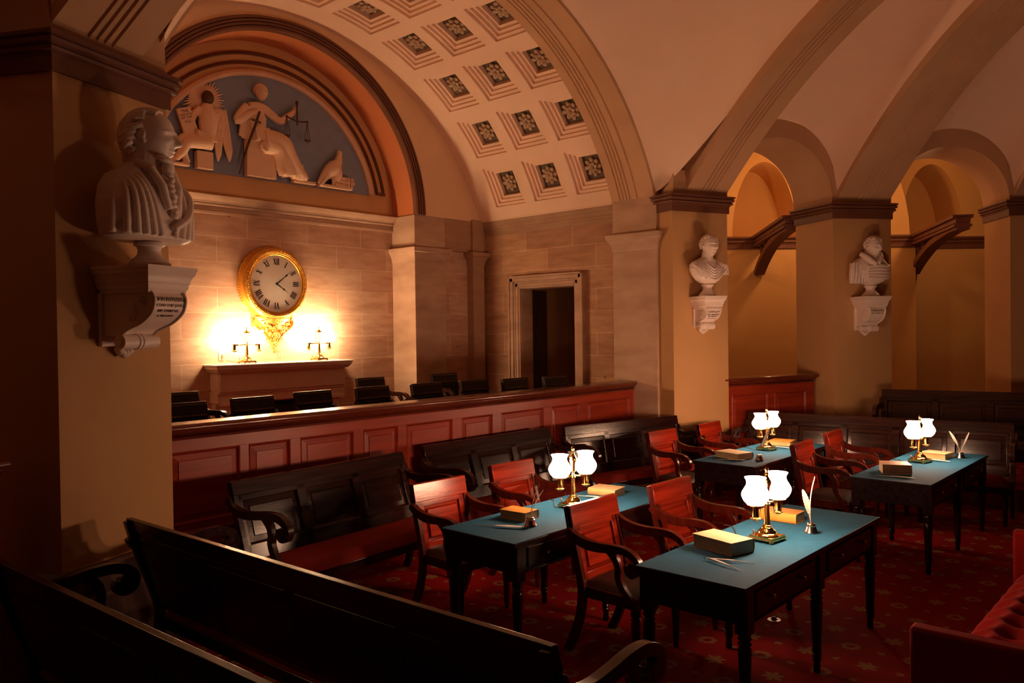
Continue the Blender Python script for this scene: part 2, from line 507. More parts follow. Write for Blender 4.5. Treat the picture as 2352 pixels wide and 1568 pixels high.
def smoothpath(pts, n=6):
    """Catmull-Rom resampling"""
    P = [Vector(p) for p in pts]
    out = []
    for i in range(len(P) - 1):
        p0 = P[max(i - 1, 0)]; p1 = P[i]; p2 = P[i + 1]; p3 = P[min(i + 2, len(P) - 1)]
        for k in range(n):
            t = k / n
            out.append(0.5 * ((2 * p1) + (p2 - p0) * t + (2 * p0 - 5 * p1 + 4 * p2 - p3) * t * t + (3 * p1 - p0 - 3 * p2 + p3) * t ** 3))
    out.append(P[-1])
    return [tuple(p) for p in out]
# ------------------------------------------------------------------ the room
XC = 5.48                      # axis of the niche and of the half dome
HUB = Vector((5.48, -3.55))    # where the ribs meet
def mir(p): return (2 * XC - p[0], p[1])

# floor
mb = MB(); mb.b(-6, 18, -6, 12, -0.1, 0.0)
struct(mb.build('floor', M_['carpet']))
mb = MB(); mb.prism([(1.9, 5.82), (9.05, 5.82), (9.05, 9.05), (1.9, 9.05)], 0.0, 0.54)
struct(mb.build('floor_platform', M_['carpet']))

# back wall of the niche, tympanum and cornice
NR, NZ, YB, YF = 1.98, 3.705, 9.05, 8.56
mb = MB(); mb.b(XC - 2.2, XC + 2.2, YB, YB + 0.2, 0, 3.6)
struct(mb.build('wall_back', M_['sand_x']))
mb = MB(); mb.b(XC - 2.2, XC + 2.2, YB, YB + 0.2, 3.6, 6.0)
struct(mb.build('wall_tympanum', M_['tan']))
mb = MB()
prof = [(0.0, 3.49), (0.025, 3.49), (0.03, 3.52), (0.012, 3.535), (0.012, 3.58), (0.04, 3.59), (0.045, 3.605), (0.03, 3.61), (0.055, 3.62), (0.06, 3.635), (0.075, 3.645), (0.11, 3.68), (0.12, 3.70), (0.0, 3.70)]
mb.grid(lambda u, v: (XC - NR + 2 * NR * u, YB - prof[int(round(v * (len(prof) - 1)))][0], prof[int(round(v * (len(prof) - 1)))][1]), 1, len(prof) - 1)
struct(mb.build('trim_1', M_['stone'], smooth=20))

def arc_sweep(mb, prof, cx, cz, a0, a1, n, mi=0, close=False):
    """prof: list of (radius, y); swept in the XZ plane"""
    k = len(prof)
    vs = []; fs = []
    for i in range(n + 1):
        a = math.radians(a0 + (a1 - a0) * i / n)
        for (r, y) in prof: vs.append((cx + r * math.cos(a), y, cz + r * math.sin(a)))
    kk = k if close else k - 1
    for i in range(n):
        for j in range(kk):
            j2 = (j + 1) % k
            fs.append((i * k + j, i * k + j2, (i + 1) * k + j2, (i + 1) * k + j))
    if close:
        fs.append(tuple(range(k - 1, -1, -1))); fs.append(tuple(n * k + j for j in range(k)))
    mb.add(vs, fs, mi)

# tympanum mouldings: bead round the lunette and two dark rings joined at the foot
mb = MB()
arc_sweep(mb, [(1.555, YB), (1.555, YB - 0.06), (1.59, YB - 0.085), (1.625, YB - 0.06), (1.625, YB)], XC, NZ, 10, 170, 64)
struct(mb.build('trim_2', M_['plaster'], smooth=50))
mb = MB()
for r0 in (1.70, 1.815):
    arc_sweep(mb, [(r0, YB), (r0, YB - 0.03), (r0 + 0.012, YB - 0.045), (r0 + 0.035, YB - 0.03), (r0 + 0.04, YB)], XC, NZ, 10.5, 169.5, 64)
for sx in (-1, 1):
    x0, x1 = XC + sx * 1.675, XC + sx * 1.83
    mb.b(min(x0, x1), max(x0, x1), YB - 0.03, YB, 4.00, 4.035)
struct(mb.build('trim_3', M_['brown'], smooth=50))

# niche arch: terracotta soffit and the dark ribbed archivolt
mb = MB()
arc_sweep(mb, [(NR, YB + 0.02), (NR, YF + 0.0)], XC, NZ, 0, 180, 72)
struct(mb.build('ceiling_niche', M_['orange']))
mb = MB()
pr = [(NR - 0.004, YF + 0.03), (NR - 0.004, YF - 0.03)]
for k in range(4):
    a = NR + 0.012 + k * 0.037
    pr += [(a, YF - 0.045 - 0.006 * k), (a + 0.026, YF - 0.045 - 0.006 * k), (a + 0.028, YF - 0.022), (a + 0.036, YF - 0.022)]
pr += [(NR + 0.165, YF - 0.02), (NR + 0.165, YF)]
arc_sweep(mb, pr, XC, NZ, 0, 180, 80)
struct(mb.build('trim_4', M_['brown'], smooth=30))

# vault cross-section
VR, VZ = 3.52, 2.42
def vault_pt(a, r=VR): return (XC + r * math.cos(a), VZ + r * math.sin(a))
# wall above the niche (in the plane YF), from the arch to the vault
mb = MB()
n = 72
vs = []; fs = []
for i in range(n + 1):
    p = math.pi * i / n
    d = Vector((math.cos(p), math.sin(p)))
    # ray from niche centre to the vault circle
    o = Vector((0, NZ - VZ))
    bq = o.dot(d); t = -bq + math.sqrt(bq * bq - (o.length_squared - (VR + 0.05) ** 2))
    if abs(d.x) > 1e-6: t = min(t, 3.45 / abs(d.x))
    for rr in (NR, max(t, NR + 0.02)):
        vs.append((XC + d.x * rr, YF, NZ + d.y * rr))
for i in range(n): fs.append((2 * i, 2 * i + 1, 2 * i + 3, 2 * i + 2))
mb.add(vs, fs)
struct(mb.build('wall_niche', M_['band']))

# pilasters and entablature beside the niche, both sides
def cap_profile(mb, poly, z0, z1, mi=0):
    """moulded capital: rings of an outset convex polygon"""
    h = z1 - z0
    rows = [(0.0, z0), (0.012, z0 + h * 0.1), (0.018, z0 + h * 0.35), (0.05, z0 + h * 0.62), (0.052, z0 + h * 0.66), (0.062, z0 + h * 0.68), (0.075, z0 + h * 0.9), (0.075, z1), (0.0, z1)]
    stack(mb, poly, rows, mi)
def outset(poly, d):
    n = len(poly); out = []
    ar = sum(poly[i][0] * poly[(i + 1) % n][1] - poly[(i + 1) % n][0] * poly[i][1] for i in range(n))
    sg = 1 if ar > 0 else -1
    for i in range(n):
        p0 = Vector(poly[i - 1]); p1 = Vector(poly[i]); p2 = Vector(poly[(i + 1) % n])
        e1 = (p1 - p0).normalized(); e2 = (p2 - p1).normalized()
        n1 = Vector((e1.y, -e1.x)) * sg; n2 = Vector((e2.y, -e2.x)) * sg
        b = (n1 + n2)
        b = b / max(b.length_squared / 2, 0.3)
        out.append(tuple(p1 + b * d))
    return out
def stack(mb, poly, rows, mi=0):
    n = len(poly); vs = []; fs = []
    for d, z in rows:
        for p in outset(poly, d): vs.append((p[0], p[1], z))
    for j in range(len(rows) - 1):
        for i in range(n):
            i2 = (i + 1) % n
            fs.append((j * n + i, j * n + i2, (j + 1) * n + i2, (j + 1) * n + i))
    fs.append(tuple(range(n - 1, -1, -1))); fs.append(tuple((len(rows) - 1) * n + i for i in range(n)))
    mb.add(vs, fs, mi)

for sgn, nm in ((1, 'right'), (-1, 'left')):
    X = lambda x: XC + sgn * (x - XC)
    mb = MB()
    q = [(X(7.445), YF), (X(8.03), YF), (X(8.03), YB + 0.1), (X(7.445), YB + 0.1)]
    mb.prism(q, 0.0, 3.06); cap_profile(mb, q, 3.05, 3.25); mb.prism(q, 3.25, 3.705)
    struct(mb.build('wall_pilaster_' + nm, M_['stone'], bevel=0.006))
    mb = MB()
    mb.b(X(8.03), X(8.95), YF + 0.09, YF + 0.3, 0, 3.24)
    struct(mb.build('wall_recess_' + nm, M_['sand_x']))
    mb = MB()
    mb.b(X(8.03), X(8.9), YF + 0.0, YF + 0.3, 3.24, 3.70)
    struct(mb.build('wall_entablature_' + nm, M_['stone_dk']))
    mb = MB()
    q = [(X(8.56), YF - 0.04), (X(8.80), YF - 0.04), (X(8.80), YF + 0.12), (X(8.56), YF + 0.12)]
    mb.prism(q, 0, 3.06); cap_profile(mb, q, 3.05, 3.24); mb.prism(q, 3.24, 3.72)
    struct(mb.build('wall_corner_pilaster_' + nm, M_['stone_dk'], bevel=0.004))

# side walls of the bay; the right one has the doorway
DX = 8.88
D0, D1, DZ = 6.84, 7.85, 2.675          # opening
mb = MB()
mb.b(DX, DX + 0.25, D1, 8.75, 0, 3.52); mb.b(DX, DX + 0.25, 5.9, D0, 0, 3.52); mb.b(DX, DX + 0.25, D0, D1, DZ, 3.52)
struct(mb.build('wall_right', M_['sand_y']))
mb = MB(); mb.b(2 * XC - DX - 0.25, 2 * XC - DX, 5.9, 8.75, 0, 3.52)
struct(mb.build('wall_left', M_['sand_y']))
for sgn, k in ((1, 5), (-1, 6)):
    mb = MB()
    pr = [(0.0, 3.50), (0.015, 3.50), (0.02, 3.545), (0.03, 3.55), (0.035, 3.585), (0.05, 3.59), (0.055, 3.635), (0.075, 3.65), (0.10, 3.69), (0.13, 3.72), (0.13, 3.74), (0.0, 3.80)]
    mb.grid(lambda u, v: (XC + sgn * (DX - XC - pr[int(round(v * (len(pr) - 1)))][0]), 5.95 + 2.7 * u, pr[int(round(v * (len(pr) - 1)))][1]), 1, len(pr) - 1)
    struct(mb.build('trim_%d' % k, M_['stone_dk'], smooth=20))
# door surround and the dim lobby behind it
mb = MB()
def frame(mb, x, a, w):
    mb.b(x - a, x + 0.02, D1 + w[0], D1 + w[1], 0.0, DZ + w[1]); mb.b(x - a, x + 0.02, D0 - w[1], D0 - w[0], 0.0, DZ + w[1])
    mb.b(x - a, x + 0.02, D0 - w[1], D1 + w[1], DZ + w[0], DZ + w[1])
frame(mb, DX, 0.03, (0.0, 0.025)); frame(mb, DX, 0.045, (0.025, 0.075)); frame(mb, DX, 0.055, (0.075, 0.10))
frame(mb, DX, 0.075, (0.10, 0.155)); frame(mb, DX, 0.095, (0.155, 0.185))
mb.b(DX, DX + 0.26, D1 - 0.003, D1 + 0.02, 0, DZ); mb.b(DX, DX + 0.26, D0 - 0.02, D0 + 0.003, 0, DZ)
mb.b(DX, DX + 0.26, D0, D1, DZ - 0.003, DZ + 0.02)
struct(mb.build('door_1', M_['stone'], bevel=0.006))
mb = MB()
mb.b(DX + 0.25, DX + 1.6, 8.06, 8.16, 0, 3.1); mb.b(DX + 1.6, DX + 1.7, 6.0, 8.16, 0, 3.1)
mb.b(DX + 0.25, DX + 1.7, 6.0, 8.16, 3.0, 3.1); mb.b(DX + 0.25, DX + 1.7, 6.0, 6.05, 0, 3.0)
struct(mb.build('wall_lobby', M_['doorwall']))
mb = MB()
mb.b(DX + 0.27, DX + 0.78, 8.00, 8.05, 0.54, 2.66)
for (z0, z1) in ((0.7, 1.25), (1.4, 1.62), (1.75, 2.5)):
    mb.b(DX + 0.36, DX + 0.50, 7.99, 8.02, z0, z1); mb.b(DX + 0.56, DX + 0.70, 7.99, 8.02, z0, z1)
struct(mb.build('door_2', M_['doordk'], bevel=0.006))

# ------------------------------------------------------------------ coffered vault
AR, YA0, YA1 = 3.39, 5.36, 6.02          # front archivolt: radius, front and back planes
A_SPR = math.degrees(math.asin((3.72 - VZ) / VR))
yb_ = [YA1 - 0.02]
for c in (6.345, 7.095, 7.845): yb_ += [c - 0.29, c + 0.29]
yb_ += [YF + 0.02]
th_c = [29.45 + 12.6 * k for k in range(10)]
tb_ = [A_SPR - 0.3]
for t in th_c: tb_ += [t - 4.85, t + 4.85]
tb_ += [180 - A_SPR + 0.3]
mb = MB()
def P3(y, t, d):
    a = math.radians(t); return (XC + (VR + d) * math.cos(a), y, VZ + (VR + d) * math.sin(a))
def ring_pts(y0, y1, t0, t1, d, n=5):
    o = [P3(y0, t0 + (t1 - t0) * k / n, d) for k in range(n + 1)]
    o += [P3(y1, t1 + (t0 - t1) * k / n, d) for k in range(n + 1)]
    return o
for i in range(len(yb_) - 1):
    for j in range(len(tb_) - 1):
        y0, y1, t0, t1 = yb_[i], yb_[i + 1], tb_[j], tb_[j + 1]
        if i % 2 == 1 and j % 2 == 1:
            rings = []
            a0, a1, b0, b1, d = y0, y1, t0, t1, 0.0
            rings.append(ring_pts(a0, a1, b0, b1, d))
            for k in range(3):
                d += 0.032; rings.append(ring_pts(a0, a1, b0, b1, d))
                s_ = 0.043; st = math.degrees(s_ / VR)
                a0 += s_; a1 -= s_; b0 += st; b1 -= st
                rings.append(ring_pts(a0, a1, b0, b1, d))
            d += 0.075; rings.append(ring_pts(a0, a1, b0, b1, d))
            n_ = len(rings[0]); o_ = len(mb.v)
            vs = [p for rg in rings for p in rg]; fs = []
            for q in range(len(rings) - 1):
                for k in range(n_):
                    k2 = (k + 1) % n_
                    fs.append((q * n_ + k, q * n_ + k2, (q + 1) * n_ + k2, (q + 1) * n_ + k))
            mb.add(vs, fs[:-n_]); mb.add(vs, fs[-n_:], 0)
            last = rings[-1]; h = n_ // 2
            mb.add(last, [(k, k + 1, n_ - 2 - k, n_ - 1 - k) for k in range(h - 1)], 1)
        else:
            nn = max(1, int(round((t1 - t0) / 2.5)))
            mb.grid(lambda u, v: P3(y0 + (y1 - y0) * v, t0 + (t1 - t0) * u, 0.0), nn, 1)
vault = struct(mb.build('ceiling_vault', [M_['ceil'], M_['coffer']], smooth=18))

# rosettes, one in every coffer that can be seen
mb = MB()
for ring_, npet, rad, pr_, zz in ((0, 8, 0.088, (0.050, 0.034, 0.022), 0.0), (1, 7, 0.048, (0.038, 0.026, 0.02), 0.024)):
    for k in range(npet):
        a = 2 * math.pi * (k + 0.5 * ring_) / npet
        mb.ell((rad * math.cos(a), rad * math.sin(a), zz), pr_, rot=(0, -0.35, a), seg=10, rings=6)
mb.ell((0, 0, 0.03), (0.016, 0.016, 0.016), seg=8, rings=6)
mb.lathe([(0.10, -0.028), (0.07, -0.005), (0.0, 0.0)], 16)
rose = None
for k, t in enumerate(th_c[:6]):
    for y in (6.345, 7.095, 7.845):
        a = math.radians(t)
        if rose is None:
            rose = mb.build('rosette', M_['rosette'], vault, smooth=60); o = rose
        else:
            o = rose.copy(); COL.objects.link(o); o.parent = vault
        rr = VR + 0.142
        zax = Vector((-math.cos(a), 0, -math.sin(a))); yax = Vector((0, 1, 0)); xax = yax.cross(zax)
        mm = Matrix((xax, yax, zax)).transposed().to_4x4()
        mm.translation = (XC + rr * math.cos(a), y, VZ + rr * math.sin(a))
        o.matrix_local = mm

# front archivolt with its flutes
mb = MB()
pr = [(VR + 0.02, YA1), (AR, YA1), (AR, 5.93)]
for k in range(4):
    y = 5.90 - 0.05 * k
    pr += [(AR, y), (AR + 0.014, y - 0.006), (AR + 0.014, y - 0.018), (AR, y - 0.024)]
pr += [(AR, 5.64), (AR + 0.014, 5.635), (AR + 0.014, 5.615), (AR, 5.61), (AR - 0.004, YA0 + 0.02), (AR + 0.02, YA0), (AR + 0.30, YA0)]
arc_sweep(mb, pr, XC, VZ, 22.3, 157.7, 90)
struct(mb.build('trim_7', M_['rib'], smooth=30))

# stone piers that carry the archivolt
for sgn, nm in ((1, 'right'), (-1, 'left')):
    X = lambda x: XC + sgn * (x - XC)
    q = [(X(8.62), 5.36), (X(8.62), 6.02), (X(8.95), 6.02), (X(8.95), 5.36)]
    mb = MB(); mb.prism(q, 0, 3.055); cap_profile(mb, q, 3.05, 3.27); mb.prism(q, 3.27, 3.72)
    for z in (0.9, 1.5, 2.1, 2.66): pass
    struct(mb.build('wall_stone_pier_' + nm, M_['stone'], bevel=0.008))

# ------------------------------------------------------------------ painted piers, cornices, arches, ribs and webs
R1, R2 = (8.6, 5.119), (9.376, 4.792)
P3a, P3b = (10.818, 3.998), (11.502, 3.477)
P4b = (12.36, 2.24); P4c = (12.84, 1.55)
def jamb(p, c0, c1, L=0.75):
    d = (Vector(c1) - Vector(c0)).normalized(); nrm = Vector((-d.y, d.x))      # outward from the hub
    return tuple(Vector(p) + nrm * L)
PIER2 = [(8.66, 5.36), R1, R2, jamb(R2, R2, P3a), (9.0, 6.0)]
PIER3 = [jamb(P3a, R2, P3a), P3a, P3b, jamb(P3b, P3b, P4b), (12.0, 4.75)]
PIER4 = [jamb(P4b, P3b, P4b), P4b, P4c, (13.5, 1.95), (13.6, 2.5)]
CORN = [(0.0, 3.495), (0.022, 3.495), (0.022, 3.575), (0.03, 3.58), (0.03, 3.592), (0.055, 3.60), (0.06, 3.615), (0.045, 3.628), (0.07, 3.64), (0.075, 3.66), (0.06, 3.672), (0.08, 3.68), (0.08, 3.70), (0.0, 3.705)]
BASE = [(0.035, 0.0), (0.035, 0.54), (0.02, 0.56), (0.02, 0.69), (0.03, 0.695), (0.032, 0.715), (0.018, 0.735), (0.0, 0.738)]
k_ = 10
for nm, poly in (('centre', PIER2), ('right', PIER3), ('far_right', PIER4), ('near_left', [mir(p) for p in PIER2]), ('outer_left', [mir(p) for p in PIER3])):
    mb = MB(); mb.prism(poly, 0, 3.72)
    struct(mb.build('wall_pier_' + nm, M_['pier'], smooth=0))
    mb = MB(); stack(mb, poly, CORN)
    struct(mb.build('trim_%d' % k_, M_['brown'], smooth=15)); k_ += 1
    mb = MB(); stack(mb, poly, BASE)
    struct(mb.build('baseboard_' + nm, M_['doordk'], smooth=15))

def zrib(s):
    if s <= 2.4: return 3.75 + 0.9 * s - 0.112 * s * s
    d = s - 2.4
    return 5.265 + 0.362 * d - 0.0402 * d * d if d < 4.5 else 6.08
def rib(a, b, f0, f1, name, smax=6.5):
    """rib from pier face a-b (fractions f0..f1) to the hub"""
    A = Vector(a); B = Vector(b)
    t = (B - A).normalized()
    mid = A + (B - A) * ((f0 + f1) / 2); w = (B - A).length * (f1 - f0)
    n = (HUB - mid).normalized(); tt = Vector((-n.y, n.x))
    if tt.dot(t) < 0: tt = -tt
    h = w / 2
    prof = [(-h, 0.30), (-h, 0.0)]
    for c in (-0.30, -0.12, 0.06, 0.24):
        u0 = c * h
        prof += [(u0, 0), (u0 + 0.004, 0.016), (u0 + 0.022, 0.016), (u0 + 0.026, 0)]
    prof += [(h, 0.0), (h, 0.30)]
    K = len(prof)
    mb = MB(); N_ = 40
    vs = []; fs = []
    for i in range(N_ + 1):
        s = -0.02 + smax * i / N_
        ds = 0.02
        tang = Vector((2 * ds, zrib(s + ds) - zrib(max(s - ds, -0.02)))); tang.normalize()
        nz = Vector((-tang.y, tang.x))           # (along n, up)
        wsc = 1.0 - 0.3 * max(s, 0) / 9.2
        for (u, d) in prof:
            p = mid + n * (s + nz.x * d) + tt * u * wsc
            vs.append((p.x, p.y, zrib(s) + nz.y * d if s > 0 else 3.74 + d))
    for i in range(N_):
        for j in range(K - 1):
            fs.append((i * K + j, i * K + j + 1, (i + 1) * K + j + 1, (i + 1) * K + j))
    mb.add(vs, fs)
    # springing block behind the foot of the rib
    q = [tuple(A + (B - A) * 0.02 - n * 0.0), tuple(B - (B - A) * 0.0), tuple(B - n * 0.5), tuple(A - n * 0.5)]
    mb.prism(q, 3.70, 4.0)
    struct(mb.build(name, M_['rib'], smooth=25))
    return (mid, n, tt, h)
RIBS = {}
RIBS['c'] = rib(R1, R2, 0.25, 1.0, 'ceiling_rib_centre')
RIBS['r'] = rib(P3a, P3b, 0.08, 0.98, 'ceiling_rib_right')
RIBS['fr'] = rib(P4b, P4c, 0.05, 0.95, 'ceiling_rib_far_right')
RIBS['l'] = rib(mir(R2), mir(R1), 0.0, 0.75, 'ceiling_rib_near_left')
RIBS['ol'] = rib(mir(P3b), mir(P3a), 0.02, 0.92, 'ceiling_rib_outer_left')
def edge(key, side, s):
    mid, n, tt, h = RIBS[key]
    wsc = 1.0 - 0.3 * max(s, 0) / 9.2
    return mid + n * s + tt * h * side * wsc

def small_bay(k0, s0, k1, s1, c0, c1, nm, pcol):
    """arched opening between two piers plus the web above it"""
    C0 = Vector(c0); C1 = Vector(c1); L = (C1 - C0).length; d = (C1 - C0) / L
    nrm = Vector((-d.y, d.x))
    if nrm.dot(HUB - C0) > 0: nrm = -nrm           # outward
    ri = L / 2 - 0.005; re = ri + 0.235; zc = 3.70
    mid = (C0 + C1) / 2
    mb = MB(); N_ = 40
    vs = []; fs = []
    for i in range(N_ + 1):
        a = math.pi * i / N_
        for (r, o) in ((ri, 0.78), (ri, 0.0), (re, 0.0), (re, 0.25)):
            p = mid + d * (-r * math.cos(a)) + nrm * o
            vs.append((p.x, p.y, zc + r * math.sin(a)))
    for i in range(N_):
        for j in range(3): fs.append((i * 4 + j, i * 4 + j + 1, (i + 1) * 4 + j + 1, (i + 1) * 4 + j))
    mb.add(vs, fs)
    # back face of the arch wall
    vs = []; fs = []
    for i in range(N_ + 1):
        a = math.pi * i / N_
        for (r) in (ri, re + 0.1):
            p = mid + d * (-r * math.cos(a)) + nrm * 0.78
            vs.append((p.x, p.y, zc + r * math.sin(a)))
    for i in range(N_): fs.append((i * 2, i * 2 + 1, i * 2 + 3, i * 2 + 2))
    mb.add(vs, fs)
    struct(mb.build('wall_arch_' + nm, M_['rib'], smooth=30))
    mb = MB()
    def web(u, v):
        s = 6.4 * v
        A = edge(k0, s0, s); B = edge(k1, s1, s)
        p = A + (B - A) * u
        bq = math.sqrt(max(0.0, 1 - (2 * u - 1) ** 2)) * (re + zc - 3.86)
        return (p.x, p.y, zrib(s) + 0.11 + bq * (1 - s / 9.2))
    mb.grid(web, 28, 36)
    struct(mb.build('ceiling_web_' + nm, M_['ceil'], smooth=60))
small_bay('c', 1, 'r', -1, R2, P3a, 'centre_right', None)
small_bay('r', 1, 'fr', -1, P3b, P4b, 'far_right', None)
small_bay('ol', 1, 'l', -1, mir(P3a), mir(R2), 'left', None)
# the big web over the niche bay, springing from the archivolt
mb = MB()
def bigweb(u, v):
    s = 6.4 * v
    a = math.radians(157.0 - (157.0 - 23.0) * u)
    ax, az = XC + (AR + 0.015) * math.cos(a), VZ + (AR + 0.015) * math.sin(a)
    A = edge('l', 1, s); B = edge('c', -1, s)
    q = A + (B - A) * ((ax - (XC + 3.40 * math.cos(math.radians(157)))) / (2 * 3.40 * math.cos(math.radians(23))))
    f = min(1.0, v * 8)
    y = (YA0 + 0.01) * (1 - f) + q.y * f
    z = zrib(s) + 0.11 + (az - 3.75) * (1 - s / 9.2)
    z0 = az
    return (q.x * f + ax * (1 - f), y, z0 * (1 - f) + z * f)
mb.grid(bigweb, 60, 48)
struct(mb.build('ceiling_web_niche', M_['ceil'], smooth=60))

# ------------------------------------------------------------------ the passage behind the piers
def passage(c, nm, k):
    """outer wall facing the camera with a cornice, an arched recess, and a vault above"""
    c = Vector(c)
    d = Vector((0.671, -0.741)); nrm = Vector((0.741, 0.671))
    P = lambda a, o, z: (c.x + d.x * a + nrm.x * o, c.y + d.y * a + nrm.y * o, z)
    mb = MB()
    # wall with an elliptical arched recess
    hw, hh, a0, z0 = 0.58, 1.36, 0.60, 3.66
    N_ = 28
    vs = []; fs = []
    for i in range(N_ + 1):
        t = math.pi * i / N_
        x, z = a0 - hw * math.cos(t), z0 + hh * math.sin(t)
        ox, oz = a0 - 2.6 * math.cos(t), z0 + 2.8 * math.sin(t)
        vs += [P(ox, 0, oz), P(x, 0, z), P(x, 0.9, z)]
    for i in range(N_):
        fs += [(3 * i, 3 * i + 1, 3 * i + 4, 3 * i + 3), (3 * i + 1, 3 * i + 2, 3 * i + 5, 3 * i + 4)]
    mb.add(vs, fs)
    mb.add([P(a0 - 0.8, 0.9, 3.5), P(a0 + 0.8, 0.9, 3.5), P(a0 + 0.8, 0.9, 5.3), P(a0 - 0.8, 0.9, 5.3)], [(0, 1, 2, 3)])
    mb.add([P(-2.1, 0, 0), P(3.3, 0, 0), P(3.3, 0, 3.66), P(-2.1, 0, 3.66)], [(0, 1, 2, 3)])
    mb.add([P(a0 - hw, 0, 3.66), P(a0 + hw, 0, 3.66), P(a0 + hw, 0.9, 3.66), P(a0 - hw, 0.9, 3.66)], [(0, 1, 2, 3)])
    struct(mb.build('wall_passage_' + nm, M_['pas'], smooth=30))
    mb = MB()
    rows = [(0.0, 3.47), (0.03, 3.47), (0.03, 3.52), (0.02, 3.53), (0.03, 3.56), (0.05, 3.58), (0.05, 3.61), (0.09, 3.65), (0.09, 3.68), (0.0, 3.69)]
    for i in range(len(rows) - 1):
        (o1, z1), (o2, z2) = rows[i], rows[i + 1]
        mb.add([P(-2.1, -o1, z1), P(3.3, -o1, z1), P(3.3, -o2, z2), P(-2.1, -o2, z2)], [(0, 1, 2, 3)])
    struct(mb.build('trim_%d' % k, M_['brown'], smooth=10))
passage((13.30, 6.72), 'centre', 20)
passage((15.75, 4.62), 'right', 21)
mb = MB()
for (x0, y0, x1, y1) in ((9.2, 5.9, 13.4, 9.0),):
    pass
mb.add([(8.9, 6.2, 5.6), (12.5, 9.0, 5.6), (18, 4, 5.6), (12.6, 1.0, 5.6)], [(0, 1, 2, 3)])
struct(mb.build('ceiling_passage', M_['ceil']))
# left passage wall behind the near pier
mb = MB(); mb.b(-3.0, 2.0, 8.9, 9.0, 0, 5.6)
struct(mb.build('wall_passage_left', M_['pas']))
# ------------------------------------------------------------------ panelled rails
def panelled_rail(label, p0, p1, th, z0, ztop, panels, group=None, zp=(0.66, 1.19), wrap=False):
    """rail from p0 to p1 (front line); panels are (from, to) distances along it"""
    p0 = Vector(p0); p1 = Vector(p1)
    L = (p1 - p0).length
    rz = math.atan2(p1.y - p0.y, p1.x - p0.x)
    t = thing('panelled_rail', label, 'panelled rail', (p0.x, p0.y, 0), rz, group)
    # local: x along, -y is the front
    mb = MB()
    f = 0.0
    mb.b(0, L, 0.022, th, z0, ztop - 0.10)                      # core
    zb, zt = zp
    mb.b(0, L, f, 0.03, zt, ztop - 0.10)                        # top rail
    mb.b(0, L, f, 0.03, z0, zb)
    xs = 0.0
    for a, b in panels:
        mb.b(xs, a, f, 0.03, zb - 0.01, zt + 0.01); xs = b
    mb.b(xs, L, f, 0.03, zb - 0.01, zt + 0.01)
    mb.b(-0.0, L, -0.012, 0.0, zb - 0.075, zb - 0.05); mb.b(0, L, -0.02, 0.0, z0, z0 + 0.16)
    mb.b(L - 0.001, L + 0.02, 0.0, th, z0, ztop - 0.10)
    mb.build('frame', M_['rail'], t, bevel=0.004)
    mb = MB()
    # cap: moulded, rounded nose
    pr = [(0.0, ztop - 0.115), (-0.014, ztop - 0.112), (-0.018, ztop - 0.095), (-0.006, ztop - 0.088), (-0.022, ztop - 0.08), (-0.034, ztop - 0.055), (-0.032, ztop - 0.05),
          (-0.046, ztop - 0.046), (-0.055, ztop - 0.032), (-0.055, ztop - 0.018), (-0.046, ztop - 0.006), (-0.03, ztop)]
    rows = [(-d, z) for d, z in pr]
    q = [(0, 0), (L, 0), (L, th), (0, th)]
    stack(mb, q, rows + [(0.0, ztop + 0.001)])
    mb.build('cap', M_['rail_cap'], t, smooth=40)
    for a, b in panels:
        mb = MB()
        def rg(i, d): return [(a + i, d, zb + i), (b - i, d, zb + i), (b - i, d, zt - i), (a + i, d, zt - i)]
        rs = [rg(0.0, 0.004), rg(0.008, -0.004), rg(0.016, 0.006), rg(0.018, 0.016), rg(0.055, 0.016), rg(0.064, 0.006), rg(0.0641, 0.005)]
        # moulding, sunk field margin and raised field
        rs = [rg(0.0, 0.002), rg(0.006, -0.003), rg(0.014, 0.010), rg(0.02, 0.018), rg(0.062, 0.010), rg(0.066, 0.004)]
        vs = [p for r_ in rs for p in r_]; fs = []
        for k in range(len(rs) - 1):
            for i in range(4): fs.append((k * 4 + i, k * 4 + (i + 1) % 4, (k + 1) * 4 + (i + 1) % 4, (k + 1) * 4 + i))
        e = (len(rs) - 1) * 4; fs.append((e, e + 1, e + 2, e + 3))
        mb.add(vs, fs)
        mb.build('panel', M_['rail'], t, smooth=15)
    return t

x0 = 2.0
pan = [(2.10, 2.52), (2.62, 3.165), (3.245, 3.61), (3.71, 4.24), (4.35, 4.74), (4.845, 5.43), (5.555, 6.0), (6.135, 6.825), (6.965, 7.485), (7.64, 8.525)]
panelled_rail('long red mahogany panelled rail behind the benches, in front of the fireplace niche', (x0, 5.72), (8.60, 5.72), 0.17, 0.0, 1.395,
              [(a - x0, b - x0) for a, b in pan])
panelled_rail('short dark panelled rail closing the arch between the two right-hand bust piers', (9.40, 4.84), (10.86, 4.30), 0.22, 0.0, 1.415,
              [(0.10, 0.72), (0.84, 1.42)])
panelled_rail('dark rail end with rounded cap at the far left edge beside the near pier', (-0.06, 4.23), (1.255, 4.745), 0.22, 0.0, 1.415,
              [(0.06, 0.62), (0.74, 1.30)])

